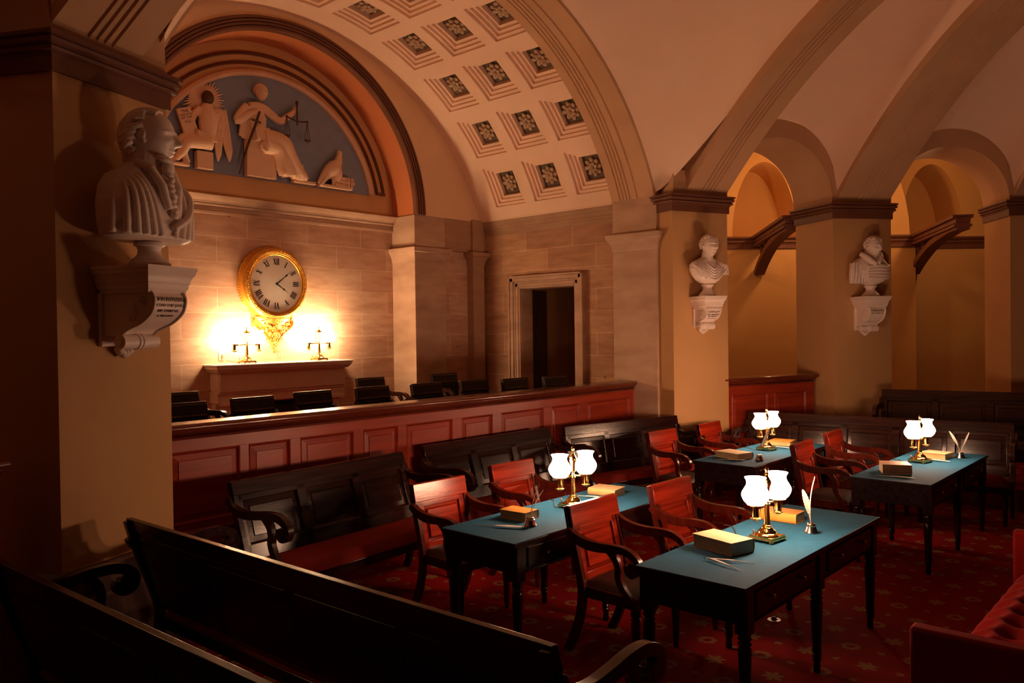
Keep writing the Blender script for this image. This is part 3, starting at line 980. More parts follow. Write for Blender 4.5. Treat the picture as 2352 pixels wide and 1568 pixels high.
# ------------------------------------------------------------------ armchairs
ARM = smoothpath([(0.255, 0.775), (0.20, 0.738), (0.12, 0.712), (0.02, 0.705), (-0.08, 0.712), (-0.17, 0.712), (-0.235, 0.690), (-0.275, 0.648), (-0.272, 0.603), (-0.235, 0.583), (-0.205, 0.600), (-0.207, 0.628)], 4)
ARMW = [0.05] * len(ARM)
for i in range(len(ARM)):
    t_ = i / (len(ARM) - 1)
    ARMW[i] = 0.040 + 0.022 * math.exp(-((t_ - 0.2) / 0.2) ** 2) + (0.012 if t_ > 0.8 else 0)
SUP = smoothpath([(-0.055, 0.70), (-0.105, 0.655), (-0.128, 0.60), (-0.128, 0.545), (-0.155, 0.485), (-0.205, 0.43), (-0.23, 0.40)], 4)
STILE = smoothpath([(0.275, 0.92), (0.235, 0.72), (0.185, 0.52), (0.165, 0.40), (0.18, 0.26), (0.225, 0.12), (0.285, 0.0)], 5)
def back_y(z): return 0.275 - (0.92 - z) * 0.21
def make_armchair(name, label, cat, mat_panel, mat_frame, mat_rail, hw=0.26, leather=False, group=None):
    t = thing(name, label, cat, group=group)
    # seat
    mb = MB()
    mb.prism([(-hw + 0.02, 0.19), (hw - 0.02, 0.19), (hw, -0.25), (-hw, -0.25)], 0.36, 0.43)
    mb.build('seat_frame', mat_frame, t, bevel=0.005)
    mb = MB()
    def cush(u, v):
        x = (u - 0.5) * 2; y = (v - 0.5) * 2
        k = max(0, 1 - x ** 6) * max(0, 1 - y ** 6)
        return (x * (hw - 0.012 - 0.01 * (y + 1)), -0.03 + y * 0.215, 0.428 + 0.045 * k ** 0.5)
    mb.grid(cush, 14, 14)
    mb.build('seat_cushion', M_['leather'], t, smooth=70)
    # back: top rail, panel, lower rail
    mb = MB()
    def brd(x0_, x1_, za, zb, th, off=0.0):
        vs = []
        for z in (za, zb):
            y = back_y(z) + off
            vs += [(x0_, y - th / 2, z), (x1_, y - th / 2, z), (x1_, y + th / 2, z), (x0_, y + th / 2, z)]
        return vs
    F6 = [(3, 2, 1, 0), (4, 5, 6, 7), (0, 1, 5, 4), (1, 2, 6, 5), (2, 3, 7, 6), (3, 0, 4, 7)]
    mb.add(brd(-hw, hw, 0.795, 0.925, 0.034, -0.012), F6)
    mb.build('top_rail', mat_rail, t, bevel=0.004)
    if leather:
        mb = MB()
        for r_ in (0.81, 0.905):
            mb = MB()
            for k in range(19):
                mb.ell((-hw + 0.02 + k * (2 * hw - 0.04) / 18, back_y(r_) - 0.031, r_), (0.0065, 0.004, 0.0065), seg=6, rings=4)
            mb.build('nail_row', M_['nail'], t)
    mb = MB()
    mb.add(brd(-hw + 0.035, hw - 0.035, 0.755, 0.80, 0.026), F6)
    mb.add(brd(-hw + 0.035, hw - 0.035, 0.45, 0.50, 0.026), F6)
    mb.add(brd(-hw + 0.035, -hw + 0.085, 0.45, 0.80, 0.026), F6); mb.add(brd(hw - 0.085, hw - 0.035, 0.45, 0.80, 0.026), F6)
    mb.build('back_frame', mat_rail, t, bevel=0.003)
    mb = MB()
    a, b, za, zb = -hw + 0.08, hw - 0.08, 0.495, 0.76
    rs = []
    for i, d in ((0.0, 0.004), (0.004, 0.008), (0.028, 0.0), (0.036, -0.014)):
        rs.append([(a + i, back_y(za + i) + d, za + i), (b - i, back_y(za + i) + d, za + i), (b - i, back_y(zb - i) + d, zb - i), (a + i, back_y(zb - i) + d, zb - i)])
    vs = [p for r_ in rs for p in r_] + [(p[0], p[1] + 0.02, p[2]) for p in rs[0]]
    fs = []
    for k in range(3):
        for i in range(4): fs.append((k * 4 + i, k * 4 + (i + 1) % 4, k * 4 + 4 + (i + 1) % 4, k * 4 + 4 + i))
    fs.append((12, 13, 14, 15)); fs.append((19, 18, 17, 16))
    for i in range(4): fs.append((i, 16 + i, 16 + (i + 1) % 4, (i + 1) % 4))
    mb.add(vs, fs)
    mb.build('back_panel', mat_panel, t, smooth=20)
    for s in (-1, 1):
        mb = MB(); x = s * (hw - 0.018)
        mb.strip(STILE, [0.05] * 12 + [0.055] * (len(STILE) - 12), x - 0.018, x + 0.018)
        mb.build('rear_leg', mat_frame, t, bevel=0.003)
        mb = MB(); x = s * (hw + 0.004)
        mb.strip(ARM, ARMW, x - 0.021, x + 0.021)
        mb.lathe([(0.034, -0.024), (0.034, 0.024)], 14, (x, -0.232, 0.618), rot=(0, math.pi / 2, 0))
        arm = mb.build('arm', mat_frame, t, bevel=0.004)
        mb = MB(); mb.strip(SUP, 0.042, x - 0.019, x + 0.019)
        mb.build('arm_support', mat_frame, t, bevel=0.004)
        mb = MB()
        mb.lathe([(0.014, 0.0), (0.016, 0.03), (0.022, 0.05), (0.018, 0.062), (0.023, 0.072), (0.018, 0.084), (0.023, 0.094), (0.021, 0.11), (0.027, 0.22), (0.029, 0.28), (0.023, 0.29), (0.031, 0.30), (0.023, 0.312), (0.031, 0.322), (0.031, 0.365)], 12, (s * (hw - 0.03), -0.225, 0))
        mb.build('front_leg', mat_frame, t, smooth=50)
    return t

ch0 = make_armchair('armchair', 'mahogany armchair beside the near left corner of the nearest table', 'chair',
                    M_['maho'], M_['maho_d'], M_['maho'], group='mahogany armchairs at the baize tables')
ch0.location = (4.272, 2.91, 0); ch0.rotation_euler = (0, 0, 0.0)
G_CH = 'mahogany armchairs at the baize tables'
for x, y, rz, lab in ((5.17, 2.86, -0.02, 'mahogany armchair behind the nearest table, just left of its brass lamp'),
                      (4.115, 4.245, -0.03, 'bright red mahogany armchair at the left end of the table with the closed orange book'),
                      (5.085, 4.37, -0.02, 'mahogany armchair with pale shiny panel behind the left front table lamp'),
                      (7.70, 4.50, -0.06, 'red mahogany armchair at the left end of the far left table'),
                      (8.68, 4.44, 0.0, 'red mahogany armchair against the ochre pier at the far left table'),
                      (7.74, 2.91, 0.06, 'mahogany armchair standing edge-on at the left end of the far right table'),
                      (8.77, 2.99, 0.08, 'dark mahogany armchair behind the far right table, its arm scroll beside the open brown book')):
    copy_tree(ch0, (x, y, 0), rz, lab, G_CH)

jc = make_armchair('leather_armchair', 'black leather chair behind the rail, second from the near pier, before the left mantel column', 'chair',
                   M_['leather'], M_['bench'], M_['leather'], hw=0.215, leather=True, group='black leather chairs behind the rail')
G_J = 'black leather chairs behind the rail'
jc.location = (3.92, 6.56, 0.54); jc.rotation_euler = (0, 0, 0.02)
for x, y, rz, lab in ((3.22, 6.50, 0.02, 'black leather chair behind the rail, nearest the near pier'),
                      (4.70, 6.74, 0.02, 'black leather chair behind the rail, in front of the right half of the dark fireplace'),
                      (5.43, 6.72, -0.03, 'black leather chair behind the rail, overlapping another just right of the mantelpiece'),
                      (6.17, 6.68, -0.05, 'black leather chair back behind the rail in front of the lit stone pilaster corner'),
                      (6.88, 6.62, -0.06, 'black leather chair back behind the rail in front of the small corner pilaster'),
                      (7.40, 6.42, -0.08, 'black leather chair back behind the rail before the left jamb of the doorway'),
                      (8.07, 6.32, -0.08, 'black leather chair back behind the rail before the right half of the doorway'),
                      (6.56, 8.22, -0.05, 'black leather chair with scrolled arm against the wall right of the mantelpiece'),
                      (7.74, 8.10, -0.15, 'black leather chair in the shadow between the stone pilasters left of the doorway'),
                      (3.83, 7.82, 0.10, 'black leather chair left of the mantelpiece, in its slanted shadow')):
    copy_tree(jc, (x, y, 0.54), rz, lab, G_J)

# ------------------------------------------------------------------ benches
BARM = smoothpath([(0.30, 0.885), (0.265, 0.83), (0.20, 0.80), (0.10, 0.79), (-0.02, 0.800), (-0.14, 0.815), (-0.25, 0.815), (-0.325, 0.79), (-0.362, 0.745), (-0.352, 0.70), (-0.31, 0.685), (-0.28, 0.705), (-0.285, 0.735)], 4)
BSUP = smoothpath([(-0.11, 0.80), (-0.165, 0.75), (-0.185, 0.69), (-0.18, 0.63), (-0.215, 0.55), (-0.275, 0.47), (-0.30, 0.42)], 4)
BST = smoothpath([(0.315, 0.99), (0.26, 0.80), (0.19, 0.60), (0.145, 0.45), (0.15, 0.30), (0.19, 0.14), (0.24, 0.0)], 5)
def bback(z): return 0.31 - (1.0 - z) * 0.315
def make_bench(label, L, npan, loc, rz, group=None, cat='bench', cushion='redcush', sides=(1, 1)):
    """settee bench facing local -y"""
    t = thing('settee_bench', label, cat, loc, rz, group)
    h = L / 2
    F6 = [(3, 2, 1, 0), (4, 5, 6, 7), (0, 1, 5, 4), (1, 2, 6, 5), (2, 3, 7, 6), (3, 0, 4, 7)]
    def brd(x0_, x1_, za, zb, th, off=0.0):
        vs = []
        for z in (za, zb):
            y = bback(z) + off
            vs += [(x0_, y - th / 2, z), (x1_, y - th / 2, z), (x1_, y + th / 2, z), (x0_, y + th / 2, z)]
        return vs
    mb = MB()
    mb.add(brd(-h, h, 0.90, 1.0, 0.036, -0.004), F6)
    mb.build('top_rail', M_['bench'], t, bevel=0.004)
    mb = MB()
    mb.add(brd(-h + 0.03, h - 0.03, 0.45, 0.56, 0.03), F6); mb.add(brd(-h + 0.03, h - 0.03, 0.86, 0.905, 0.03), F6)
    w = (L - 0.06) / npan
    for k in range(npan + 1):
        c = -h + 0.03 + w * k
        a, b = max(c - 0.04, -h + 0.03), min(c + 0.04, h - 0.03)
        mb.add(brd(a, b, 0.45, 0.9, 0.03), F6)
    mb.build('back_frame', M_['bench'], t, bevel=0.004)
    for k in range(npan):
        a = -h + 0.03 + w * k + 0.036; b = a + w - 0.072
        mb = MB(); za, zb = 0.555, 0.865
        rs = []
        for i, d in ((0.0, -0.005), (0.006, 0.004), (0.012, 0.010), (0.05, 0.004), (0.056, -0.004)):
            rs.append([(a + i, bback(za + i) + d, za + i), (b - i, bback(za + i) + d, za + i), (b - i, bback(zb - i) + d, zb - i), (a + i, bback(zb - i) + d, zb - i)])
        vs = [p for r_ in rs for p in r_] + [(p[0], p[1] + 0.024, p[2]) for p in rs[0]]
        fs = []
        for q in range(4):
            for i in range(4): fs.append((q * 4 + i, q * 4 + (i + 1) % 4, q * 4 + 4 + (i + 1) % 4, q * 4 + 4 + i))
        fs.append((16, 17, 18, 19)); fs.append((23, 22, 21, 20))
        for i in range(4): fs.append((i, 20 + i, 20 + (i + 1) % 4, (i + 1) % 4))
        mb.add(vs, fs)
        mb.build('back_panel', M_['bench'], t, smooth=15)
    mb = MB(); mb.b(-h + 0.02, h - 0.02, -0.33, 0.15, 0.33, 0.40)
    mb.build('seat_frame', M_['bench'], t, bevel=0.005)
    mb = MB()
    def cush(u, v):
        x = (u - 0.5) * 2; y = (v - 0.5) * 2
        k = max(0, 1 - abs(x) ** 40) * max(0, 1 - y ** 8)
        return (x * (h - 0.055), -0.095 + y * 0.235, 0.40 + 0.075 * k ** 0.5)
    mb.grid(cush, 40, 12)
    mb.build('seat_cushion', M_[cushion], t, smooth=70)
    for s in (-1, 1):
        x = s * (h - 0.02)
        mb = MB(); mb.strip(BST, 0.055, x - 0.02, x + 0.02)
        mb.build('rear_leg', M_['bench'], t, bevel=0.003)
        x = s * (h + 0.004)
        mb = MB(); mb.strip(BARM, [0.055] * (len(BARM) - 8) + [0.06] * 8, x - 0.024, x + 0.024)
        mb.lathe([(0.038, -0.027), (0.038, 0.027)], 14, (x, -0.312, 0.722), rot=(0, math.pi / 2, 0))
        mb.build('arm', M_['bench'], t, bevel=0.004)
        mb = MB(); mb.strip(BSUP, 0.05, x - 0.022, x + 0.022)
        mb.build('arm_support', M_['bench'], t, bevel=0.004)
    nl = 2 if L < 2 else 4
    for k in range(nl):
        x = -h + 0.06 + (L - 0.12) * k / (nl - 1)
        mb = MB()
        mb.lathe([(0.016, 0.0), (0.02, 0.04), (0.026, 0.06), (0.02, 0.072), (0.026, 0.084), (0.022, 0.1), (0.032, 0.25), (0.024, 0.26), (0.034, 0.275), (0.024, 0.29), (0.035, 0.30), (0.035, 0.34)], 12, (x, -0.29, 0))
        mb.build('front_leg', M_['bench'], t, smooth=50)
    return t
G_B = 'dark settee benches along the long rail'
make_bench('dark settee bench along the rail, nearest the near pier, with bright reflections on its panels', 1.72, 3, (3.745, 5.095, 0), 0.09, G_B)
make_bench('dark settee bench at the middle of the long rail, partly behind the left front armchairs', 1.80, 3, (5.80, 5.262, 0), -0.01, G_B)
make_bench('reddish dark settee bench at the right end of the long rail, below the stone pier', 1.76, 3, (7.66, 5.075, 0), -0.22, G_B).scale = (1.0, 0.62, 1.0)
# pews with their black backs to the camera
make_bench('long black pew running from the near pier down to the nearest table', 3.06, 4, (2.29, 3.22, 0), math.pi / 2 + 0.04, cat='pew')
make_bench('nearest long black pew in the lower left corner, scrolled arm at its far end', 3.06, 4, (1.535, 2.885, 0), math.pi / 2 + 0.05, cat='pew')
make_bench('long dark settee bench on the right facing the tables, below the far right lamp', 2.85, 5, (9.42, 3.136, 0), -math.pi / 2 + 0.129, cat='bench').scale = (1.0, 0.85, 1.0)
make_bench('black pew behind the right-hand bench, below the arch at the right edge', 2.4, 4, (10.785, 2.175, 0.24), -math.pi / 2 + 0.175, cat='pew', cushion='leather')
mb = MB(); mb.prism([(10.25, 3.6), (11.3, 3.35), (12.2, 2.2), (12.7, 1.5), (12.5, -1.0), (10.6, -1.0), (10.2, 1.5)], 0, 0.24)
struct(mb.build('floor_step', M_['carpet']))

# ------------------------------------------------------------------ writing tables
def make_table(label):
    t = thing('writing_table', label, 'table', group='baize-topped writing tables')
    L, Wd = 2.0, 0.655
    mb = MB(); mb.b(-L / 2, L / 2, -Wd / 2, Wd / 2, 0.722, 0.748)
    mb.build('tabletop', M_['table'], t, bevel=0.004)
    mb = MB(); mb.b(-L / 2 + 0.004, L / 2 - 0.004, -Wd / 2 + 0.004, Wd / 2 - 0.004, 0.7475, 0.750)
    mb.build('baize_top', M_['baize'], t)
    mb = MB()
    for y in (-Wd / 2 + 0.035, Wd / 2 - 0.035): mb.b(-L / 2 + 0.05, L / 2 - 0.05, y - 0.012, y + 0.012, 0.55, 0.724)
    for x in (-L / 2 + 0.045, L / 2 - 0.045): mb.b(x - 0.012, x + 0.012, -Wd / 2 + 0.03, Wd / 2 - 0.03, 0.55, 0.724)
    for y in (-Wd / 2 + 0.02, Wd / 2 - 0.02): mb.b(-L / 2 + 0.06, L / 2 - 0.06, y - 0.004, y + 0.004, 0.545, 0.555)
    mb.build('apron', M_['table'], t, bevel=0.002)
    for k in range(2):
        x = -0.49 + 0.98 * k
        mb = MB(); mb.b(x - 0.37, x + 0.37, -Wd / 2 + 0.012, -Wd / 2 + 0.03, 0.575, 0.70)
        d = mb.build('drawer', M_['table'], t, bevel=0.003)
        for q in (-0.2, 0.2):
            mb = MB(); mb.lathe([(0.006, 0), (0.006, 0.012), (0.013, 0.018), (0.011, 0.026), (0.0, 0.028)], 10, (x + q, -Wd / 2 + 0.012, 0.64), rot=(math.pi / 2, 0, 0))
            mb.build('knob', M_['brass_d'], d, smooth=60)
    for x in (-L / 2 + 0.07, 0.0, L / 2 - 0.07):
        for y in (-Wd / 2 + 0.045, Wd / 2 - 0.045):
            mb = MB()
            mb.b(x - 0.036, x + 0.036, y - 0.036, y + 0.036, 0.50, 0.723)
            mb.lathe([(0.016, 0.0), (0.022, 0.015), (0.018, 0.06), (0.028, 0.085), (0.022, 0.095), (0.029, 0.107), (0.022, 0.118), (0.029, 0.13), (0.025, 0.145), (0.033, 0.36), (0.035, 0.42), (0.026, 0.432), (0.036, 0.446), (0.026, 0.458), (0.036, 0.472), (0.030, 0.486), (0.034, 0.50)], 14, (x, y, 0))
            mb.build('leg', M_['table'], t, smooth=50)
    return t
tb0 = make_table('teal baize writing table nearest the camera, with a cream book and a silver inkwell')
tb0.location = (4.70, 2.135, 0)
G_T = 'baize-topped writing tables'
copy_tree(tb0, (4.60, 3.588, 0), 0.0, 'teal baize writing table on the left, with an ochre book at its near end', G_T)
copy_tree(tb0, (7.965, 3.67, 0), 0.0, 'teal baize writing table at the far left, nearest the ochre pier', G_T).scale = (0.925, 1, 1)
copy_tree(tb0, (8.09, 2.175, 0), 0.0, 'teal baize writing table at the far right, with an open brown book', G_T)

# ------------------------------------------------------------------ tufted settee at the lower right
t = thing('tufted_settee', 'red velvet tufted settee with square dark arms at the lower right corner', 'sofa', (4.92, 0.66, 0), 0.0)
mb = MB()
def tuft(u, v):
    x = -1.05 + 2.1 * u; y = -0.42 + 0.82 * v
    z = 0.435
    cell = 0.2
    k = max(0.0, 1 - abs(v * 2 - 1) ** 10)
    a = x / cell; b = (y) / (cell * 0.85)
    row = round(b); xo = 0.5 * (int(row) % 2)
    dx = (a - xo) - round(a - xo); dy = b - row
    d = math.sqrt(dx * dx + dy * dy)
    hgt = 0.075 * min(1.0, d / 0.55) ** 0.8
    edge_ = 0.05 * (1 - k)
    return (x, y + 0.0, z + hgt * k - edge_)
mb.grid(tuft, 110, 44)
mb.build('tufted_seat', M_['redvelvet'], t, smooth=80)
mb = MB()
for i in range(11):
    for j in range(-2, 3):
        x = -1.0 + 0.2 * i + 0.1 * (abs(j) % 2); y = j * 0.17
        if abs(x) < 1.02: mb.ell((x, y, 0.437), (0.016, 0.016, 0.008), seg=8, rings=5)
mb.build('buttons', M_['redvelvet'], t)
mb = MB(); mb.b(-1.06, 1.06, -0.42, 0.395, 0.16, 0.42)
mb.build('seat_base', M_['redvelvet'], t, bevel=0.02)
for s in (-1, 1):
    mb = MB(); x = s * 1.10
    mb.b(x - 0.045, x + 0.045, -0.45, 0.42, 0.14, 0.72)
    mb.build('arm', M_['redvelvet'], t, bevel=0.018)
mb = MB(); mb.b(-1.14, 1.14, -0.55, -0.43, 0.14, 0.98)
mb.build('backrest', M_['redvelvet'], t, bevel=0.03)
for x in (-1.06, 1.06):
    for y in (-0.48, 0.36):
        mb = MB(); mb.lathe([(0.02, 0), (0.03, 0.06), (0.034, 0.15)], 12, (x, y, 0)); mb.build('leg', M_['bench'], t, smooth=50)

# power outlet set in the carpet under the front table
t = thing('floor_outlet', 'round pale floor outlet ring in the carpet under the front table', 'outlet', (5.353, 2.408, 0.0))
mb = MB(); mb.lathe([(0.026, 0.0), (0.026, 0.006), (0.045, 0.006), (0.048, 0.0)], 28, cap=False); mb.build('ring', M_['ivory'], t, smooth=40)
mb = MB(); mb.lathe([(0.028, 0.0), (0.028, 0.003)], 24); mb.build('socket', M_['black'], t)
mb = MB(); mb.box((0, 0, 0.014), (0.02, 0.03, 0.022)); mb.build('plug', M_['black'], t, bevel=0.003)
# ------------------------------------------------------------------ lamps
GLOBE = [(0.047, 0.006), (0.056, 0.012), (0.070, 0.028), (0.080, 0.050), (0.0825, 0.064), (0.079, 0.078), (0.068, 0.098), (0.057, 0.114), (0.052, 0.128), (0.052, 0.142), (0.056, 0.154), (0.064, 0.166)]
def globe_mb(c):
    g = MB()
    inner = [(r - 0.003, z) for r, z in GLOBE[::-1]]
    g.lathe(GLOBE + inner, 20, c, cap=False)
    return g
def make_lamp(name, label, kind, group):
    t = thing(name, label, 'lamp', group=group)
    br = M_['brass']
    sep = 0.125 if kind == 'desk' else 0.16
    mb = MB()
    hw = 0.083
    mb.prism([(-hw, -hw), (hw, -hw), (hw, hw), (-hw, hw)], 0.014, 0.022)
    mb.prism([(-hw + 0.006, -hw + 0.006), (hw - 0.006, -hw + 0.006), (hw - 0.006, hw - 0.006), (-hw + 0.006, hw - 0.006)], 0.022, 0.034)
    mb.lathe([(0.068, 0.034), (0.070, 0.040), (0.062, 0.047), (0.055, 0.050), (0.050, 0.062), (0.036, 0.074), (0.034, 0.080), (0.026, 0.084), (0.026, 0.092), (0.020, 0.097)], 28, (0, 0, 0))
    mb.build('base', br, t, smooth=40)
    for sx in (-1, 1):
        for sy in (-1, 1):
            mb = MB(); mb.lathe([(0.006, 0.0), (0.013, 0.005), (0.013, 0.011), (0.008, 0.015)], 12, (sx * (hw - 0.012), sy * (hw - 0.012), 0)); mb.build('foot', br, t, smooth=60)
    mb = MB()
    mb.lathe([(0.021, 0.095), (0.021, 0.100), (0.0185, 0.104), (0.0145, 0.215), (0.018, 0.219), (0.020, 0.224), (0.016, 0.230), (0.013, 0.236), (0.011, 0.25), (0.011, 0.262)], 16, (0, 0, 0))
    mb.build('column', M_['brass_d'], t, smooth=40)
    mb = MB()
    mb.tube([(-sep + 0.018, 0, 0.222), (-0.05, 0, 0.226), (0, 0, 0.232), (0.05, 0, 0.226), (sep - 0.018, 0, 0.222)], [0.0075, 0.0065, 0.010, 0.0065, 0.0075], 10)
    mb.ell((0, 0, 0.232), (0.016, 0.016, 0.012))
    mb.build('arms', br, t, smooth=60)
    # urn and finial above the arms
    mb = MB()
    if kind == 'desk':
        mb.lathe([(0.011, 0.26), (0.020, 0.268), (0.020, 0.315), (0.024, 0.322), (0.024, 0.33), (0.031, 0.345), (0.029, 0.362), (0.020, 0.38), (0.013, 0.388), (0.011, 0.40), (0.017, 0.404), (0.010, 0.41), (0.008, 0.418), (0.012, 0.425), (0.010, 0.437), (0.0, 0.452)], 18)
    else:
        mb.lathe([(0.008, 0.26), (0.007, 0.365), (0.05, 0.368), (0.046, 0.376), (0.03, 0.382), (0.016, 0.395), (0.008, 0.40), (0.012, 0.408), (0.006, 0.416), (0.009, 0.424), (0.004, 0.436), (0.008, 0.444), (0.0, 0.452)], 18)
    mb.build('finial', br, t, smooth=45)
    if kind != 'desk':
        mb = MB()
        for k in range(14):
            a = 2 * math.pi * k / 14
            mb.box((0.047 * math.cos(a), 0.047 * math.sin(a), 0.30), (0.012, 0.006, 0.115), rot=(0, 0, a))
        mb.build('crystal_drops', M_['glass'], t)
    for sx in (-1, 1):
        c = (sx * sep, 0, 0)
        mb = MB()
        mb.lathe([(0.022, 0.150), (0.030, 0.154), (0.022, 0.160), (0.019, 0.164), (0.018, 0.222), (0.018, 0.232)], 16, c)
        mb.lathe([(0.002, 0.138), (0.016, 0.142), (0.027, 0.151), (0.027, 0.155), (0.0, 0.155)], 16, c)
        for k in range(10):
            a = 2 * math.pi * k / 10
            mb.ell((c[0] + 0.027 * math.cos(a), 0.027 * math.sin(a), 0.153), (0.005, 0.005, 0.005), seg=6, rings=4)
        for k in range(4):
            a = 2 * math.pi * k / 4 + 0.5
            mb.tube([(c[0] + 0.021 * math.cos(a), 0.021 * math.sin(a), 0.158), (c[0] + 0.03 * math.cos(a), 0.03 * math.sin(a), 0.232)], 0.002, 5)
        mb.build('burner', M_['brass_d'], t, smooth=45)
        mb = MB()
        mb.lathe([(0.040, 0.230), (0.050, 0.231), (0.051, 0.237), (0.044, 0.239), (0.040, 0.238)], 24, c)
        mb.build('gallery_ring', br, t, smooth=45)
        g = globe_mb((sx * sep, 0, 0.233))
        g.build('glass_globe', M_['globe'] if kind == 'desk' else M_['globe_m'], t, smooth=80)
    mb = MB()
    mb.tube([(-0.07, 0.05, 0.045), (-0.07, 0.05, 0.058)], 0.004, 8); mb.ell((-0.07, 0.05, 0.062), (0.009, 0.004, 0.007))
    mb.build('switch_key', M_['brass_d'], t)
    return t
def add_cord(t, pts, r=0.0028):
    mb = MB(); mb.tube(smoothpath(pts, 6), r, 6)
    mb.build('cord', M_['cord'], t, smooth=80)
G_L = 'two-globe brass desk lamps on the baize tables'
lf = make_lamp('desk_lamp', 'brass two-globe lamp on the nearest teal table, between the cream and the orange book', 'desk', G_L)
lamps = [lf]
for x, y, rz, lab in ((4.629, 3.607, -0.19, 'brass two-globe lamp on the left table, right of the small inkwell with two quills'),
                      (8.115, 3.716, -0.11, 'brass two-globe lamp on the far left table, in front of the orange book'),
                      (8.241, 2.245, -0.18, 'brass two-globe lamp on the far right table, behind the open brown book')):
    lamps.append(copy_tree(lf, (x, y, 0.75), rz, lab, G_L))
lf.location = (4.649, 2.131, 0.75); lf.rotation_euler = (0, 0, -0.11)
for L_, e in zip(lamps, ((0.12, 0.40), (0.03, 0.325), (-0.02, 0.30), (-0.05, 0.25))):
    add_cord(L_, [(-0.08, 0.03, 0.012), (-0.10, 0.09, 0.004), (-0.02, 0.2, 0.004), (e[0], e[1] * 0.8, 0.004), (e[0] + 0.01, e[1], 0.004)])
G_LM = 'two-globe brass lamps with crystal drops on the mantelpiece'
ml = make_lamp('mantel_lamp', 'brass two-globe crystal lamp on the left half of the mantel shelf', 'mantel', G_LM)
ml2 = copy_tree(ml, (6.045, 8.86, 1.70), 0.05, 'brass two-globe crystal lamp on the right half of the mantel shelf', G_LM)
ml.location = (5.02, 8.86, 1.70)
add_cord(ml, [(-0.07, 0.04, 0.016), (-0.10, 0.07, 0.012), (-0.16, 0.09, 0.03), (-0.22, 0.105, 0.05)])
add_cord(ml2, [(0.07, 0.04, 0.016), (0.09, 0.07, 0.012), (0.12, 0.09, 0.06), (0.10, 0.105, 0.09)])
for (x, lab) in ((4.79, 'ivory wall outlet beside the left mantel lamp'), (6.17, 'ivory wall outlet behind the right mantel lamp')):
    t = thing('wall_outlet', lab, 'outlet', (x, 9.05, 1.80))
    mb = MB(); mb.box((0, -0.004, 0), (0.075, 0.008, 0.12)); mb.build('plate', M_['ivory'], t, bevel=0.003)
    mb = MB(); mb.box((0.012, -0.018, -0.005), (0.03, 0.028, 0.04)); mb.build('plug', M_['page'], t, bevel=0.004)

# ------------------------------------------------------------------ books
def book(label, c, rz, size, cover, spine_round=True, group=None, tilt=None, pages='page', cover2=None, spine=None):
    """size = (length along the spine, width, thickness); spine on local -y"""
    L, Wd, H = size
    t = thing('book', label, 'book', (c[0], c[1], c[2]), rz, group)
    if tilt: t.rotation_euler = (tilt[0], tilt[1], rz)
    ct = 0.0035
    for z, nm, cv in ((0.0, 'cover', cover), (H - ct, 'cover', cover2 or cover)):
        mb = MB(); mb.b(-L / 2, L / 2, -Wd / 2 + 0.004, Wd / 2, z, z + ct); mb.build(nm, M_[cv], t, bevel=0.0012)
    mb = MB()
    n = 10
    vs = []; fs = []
    for i in range(n + 1):
        a = -math.pi / 2 + math.pi * i / n
        y = -Wd / 2 + 0.004 - 0.014 * math.cos(a); z = H / 2 + (H / 2) * math.sin(a)
        for x in (-L / 2, L / 2):
            vs.append((x, y, z))
    for i in range(n + 1):
        a = -math.pi / 2 + math.pi * i / n
        y = -Wd / 2 + 0.004 - 0.011 * math.cos(a); z = H / 2 + (H / 2 - 0.003) * math.sin(a)
        for x in (-L / 2, L / 2):
            vs.append((x, y, z))
    m_ = 2 * (n + 1)
    for i in range(n):
        fs.append((2 * i, 2 * i + 1, 2 * i + 3, 2 * i + 2)); fs.append((m_ + 2 * i, m_ + 2 * i + 2, m_ + 2 * i + 3, m_ + 2 * i + 1))
        fs.append((2 * i, 2 * i + 2, m_ + 2 * i + 2, m_ + 2 * i)); fs.append((2 * i + 1, m_ + 2 * i + 1, m_ + 2 * i + 3, 2 * i + 3))
    fs.append((0, m_, m_ + 1, 1)); fs.append((2 * n, 2 * n + 1, m_ + 2 * n + 1, m_ + 2 * n))
    mb.add(vs, fs)
    mb.build('spine', M_[spine or cover2 or cover], t, smooth=40)
    mb = MB()
    ly = Wd / 2 - 0.004
    vs = []
    for z in (ct, H / 2, H - ct):
        k = 0.006 if abs(z - H / 2) < 1e-6 else 0
        vs += [(-L / 2 + 0.004, -Wd / 2 - 0.002, z), (L / 2 - 0.004, -Wd / 2 - 0.002, z), (L / 2 - 0.004, ly - k, z), (-L / 2 + 0.004, ly - k, z)]
    fs = [(3, 2, 1, 0), (8, 9, 10, 11)]
    for j in (0, 4):
        for i in range(4): fs.append((j + i, j + (i + 1) % 4, j + 4 + (i + 1) % 4, j + 4 + i))
    mb.add(vs, fs)
    mb.build('pages', M_[pages], t)
    return t
Z = 0.7505
# spine direction runs along local x
book('thick cream book with an ochre spine at the front of the nearest table', (4.288, 2.240, Z), 1.33, (0.295, 0.19, 0.080), 'brownbk', cover2='cream', spine='ochre')
book('thick ochre book with rounded spine behind the lamp on the nearest table', (5.205, 2.28, Z), -1.555, (0.258, 0.15, 0.066), 'ochre')
book('ochre book beside the inkwell on the left table', (4.133, 3.70, Z), 1.655, (0.222, 0.155, 0.060), 'ochre')
book('pale closed book with tan page edges at the far end of the left table', (5.18, 3.70, Z), -1.42, (0.236, 0.182, 0.055), 'cream', spine='leaf', pages='leaf')
book('cream book at the near end of the far left table', (7.45, 3.76, Z), 1.30, (0.30, 0.22, 0.060), 'cream', cover2='cream', spine='brownbk')
book('ochre book with tan page edges behind the lamp on the far left table', (8.60, 3.755, Z), 1.67, (0.24, 0.21, 0.050), 'ochre', pages='leaf')
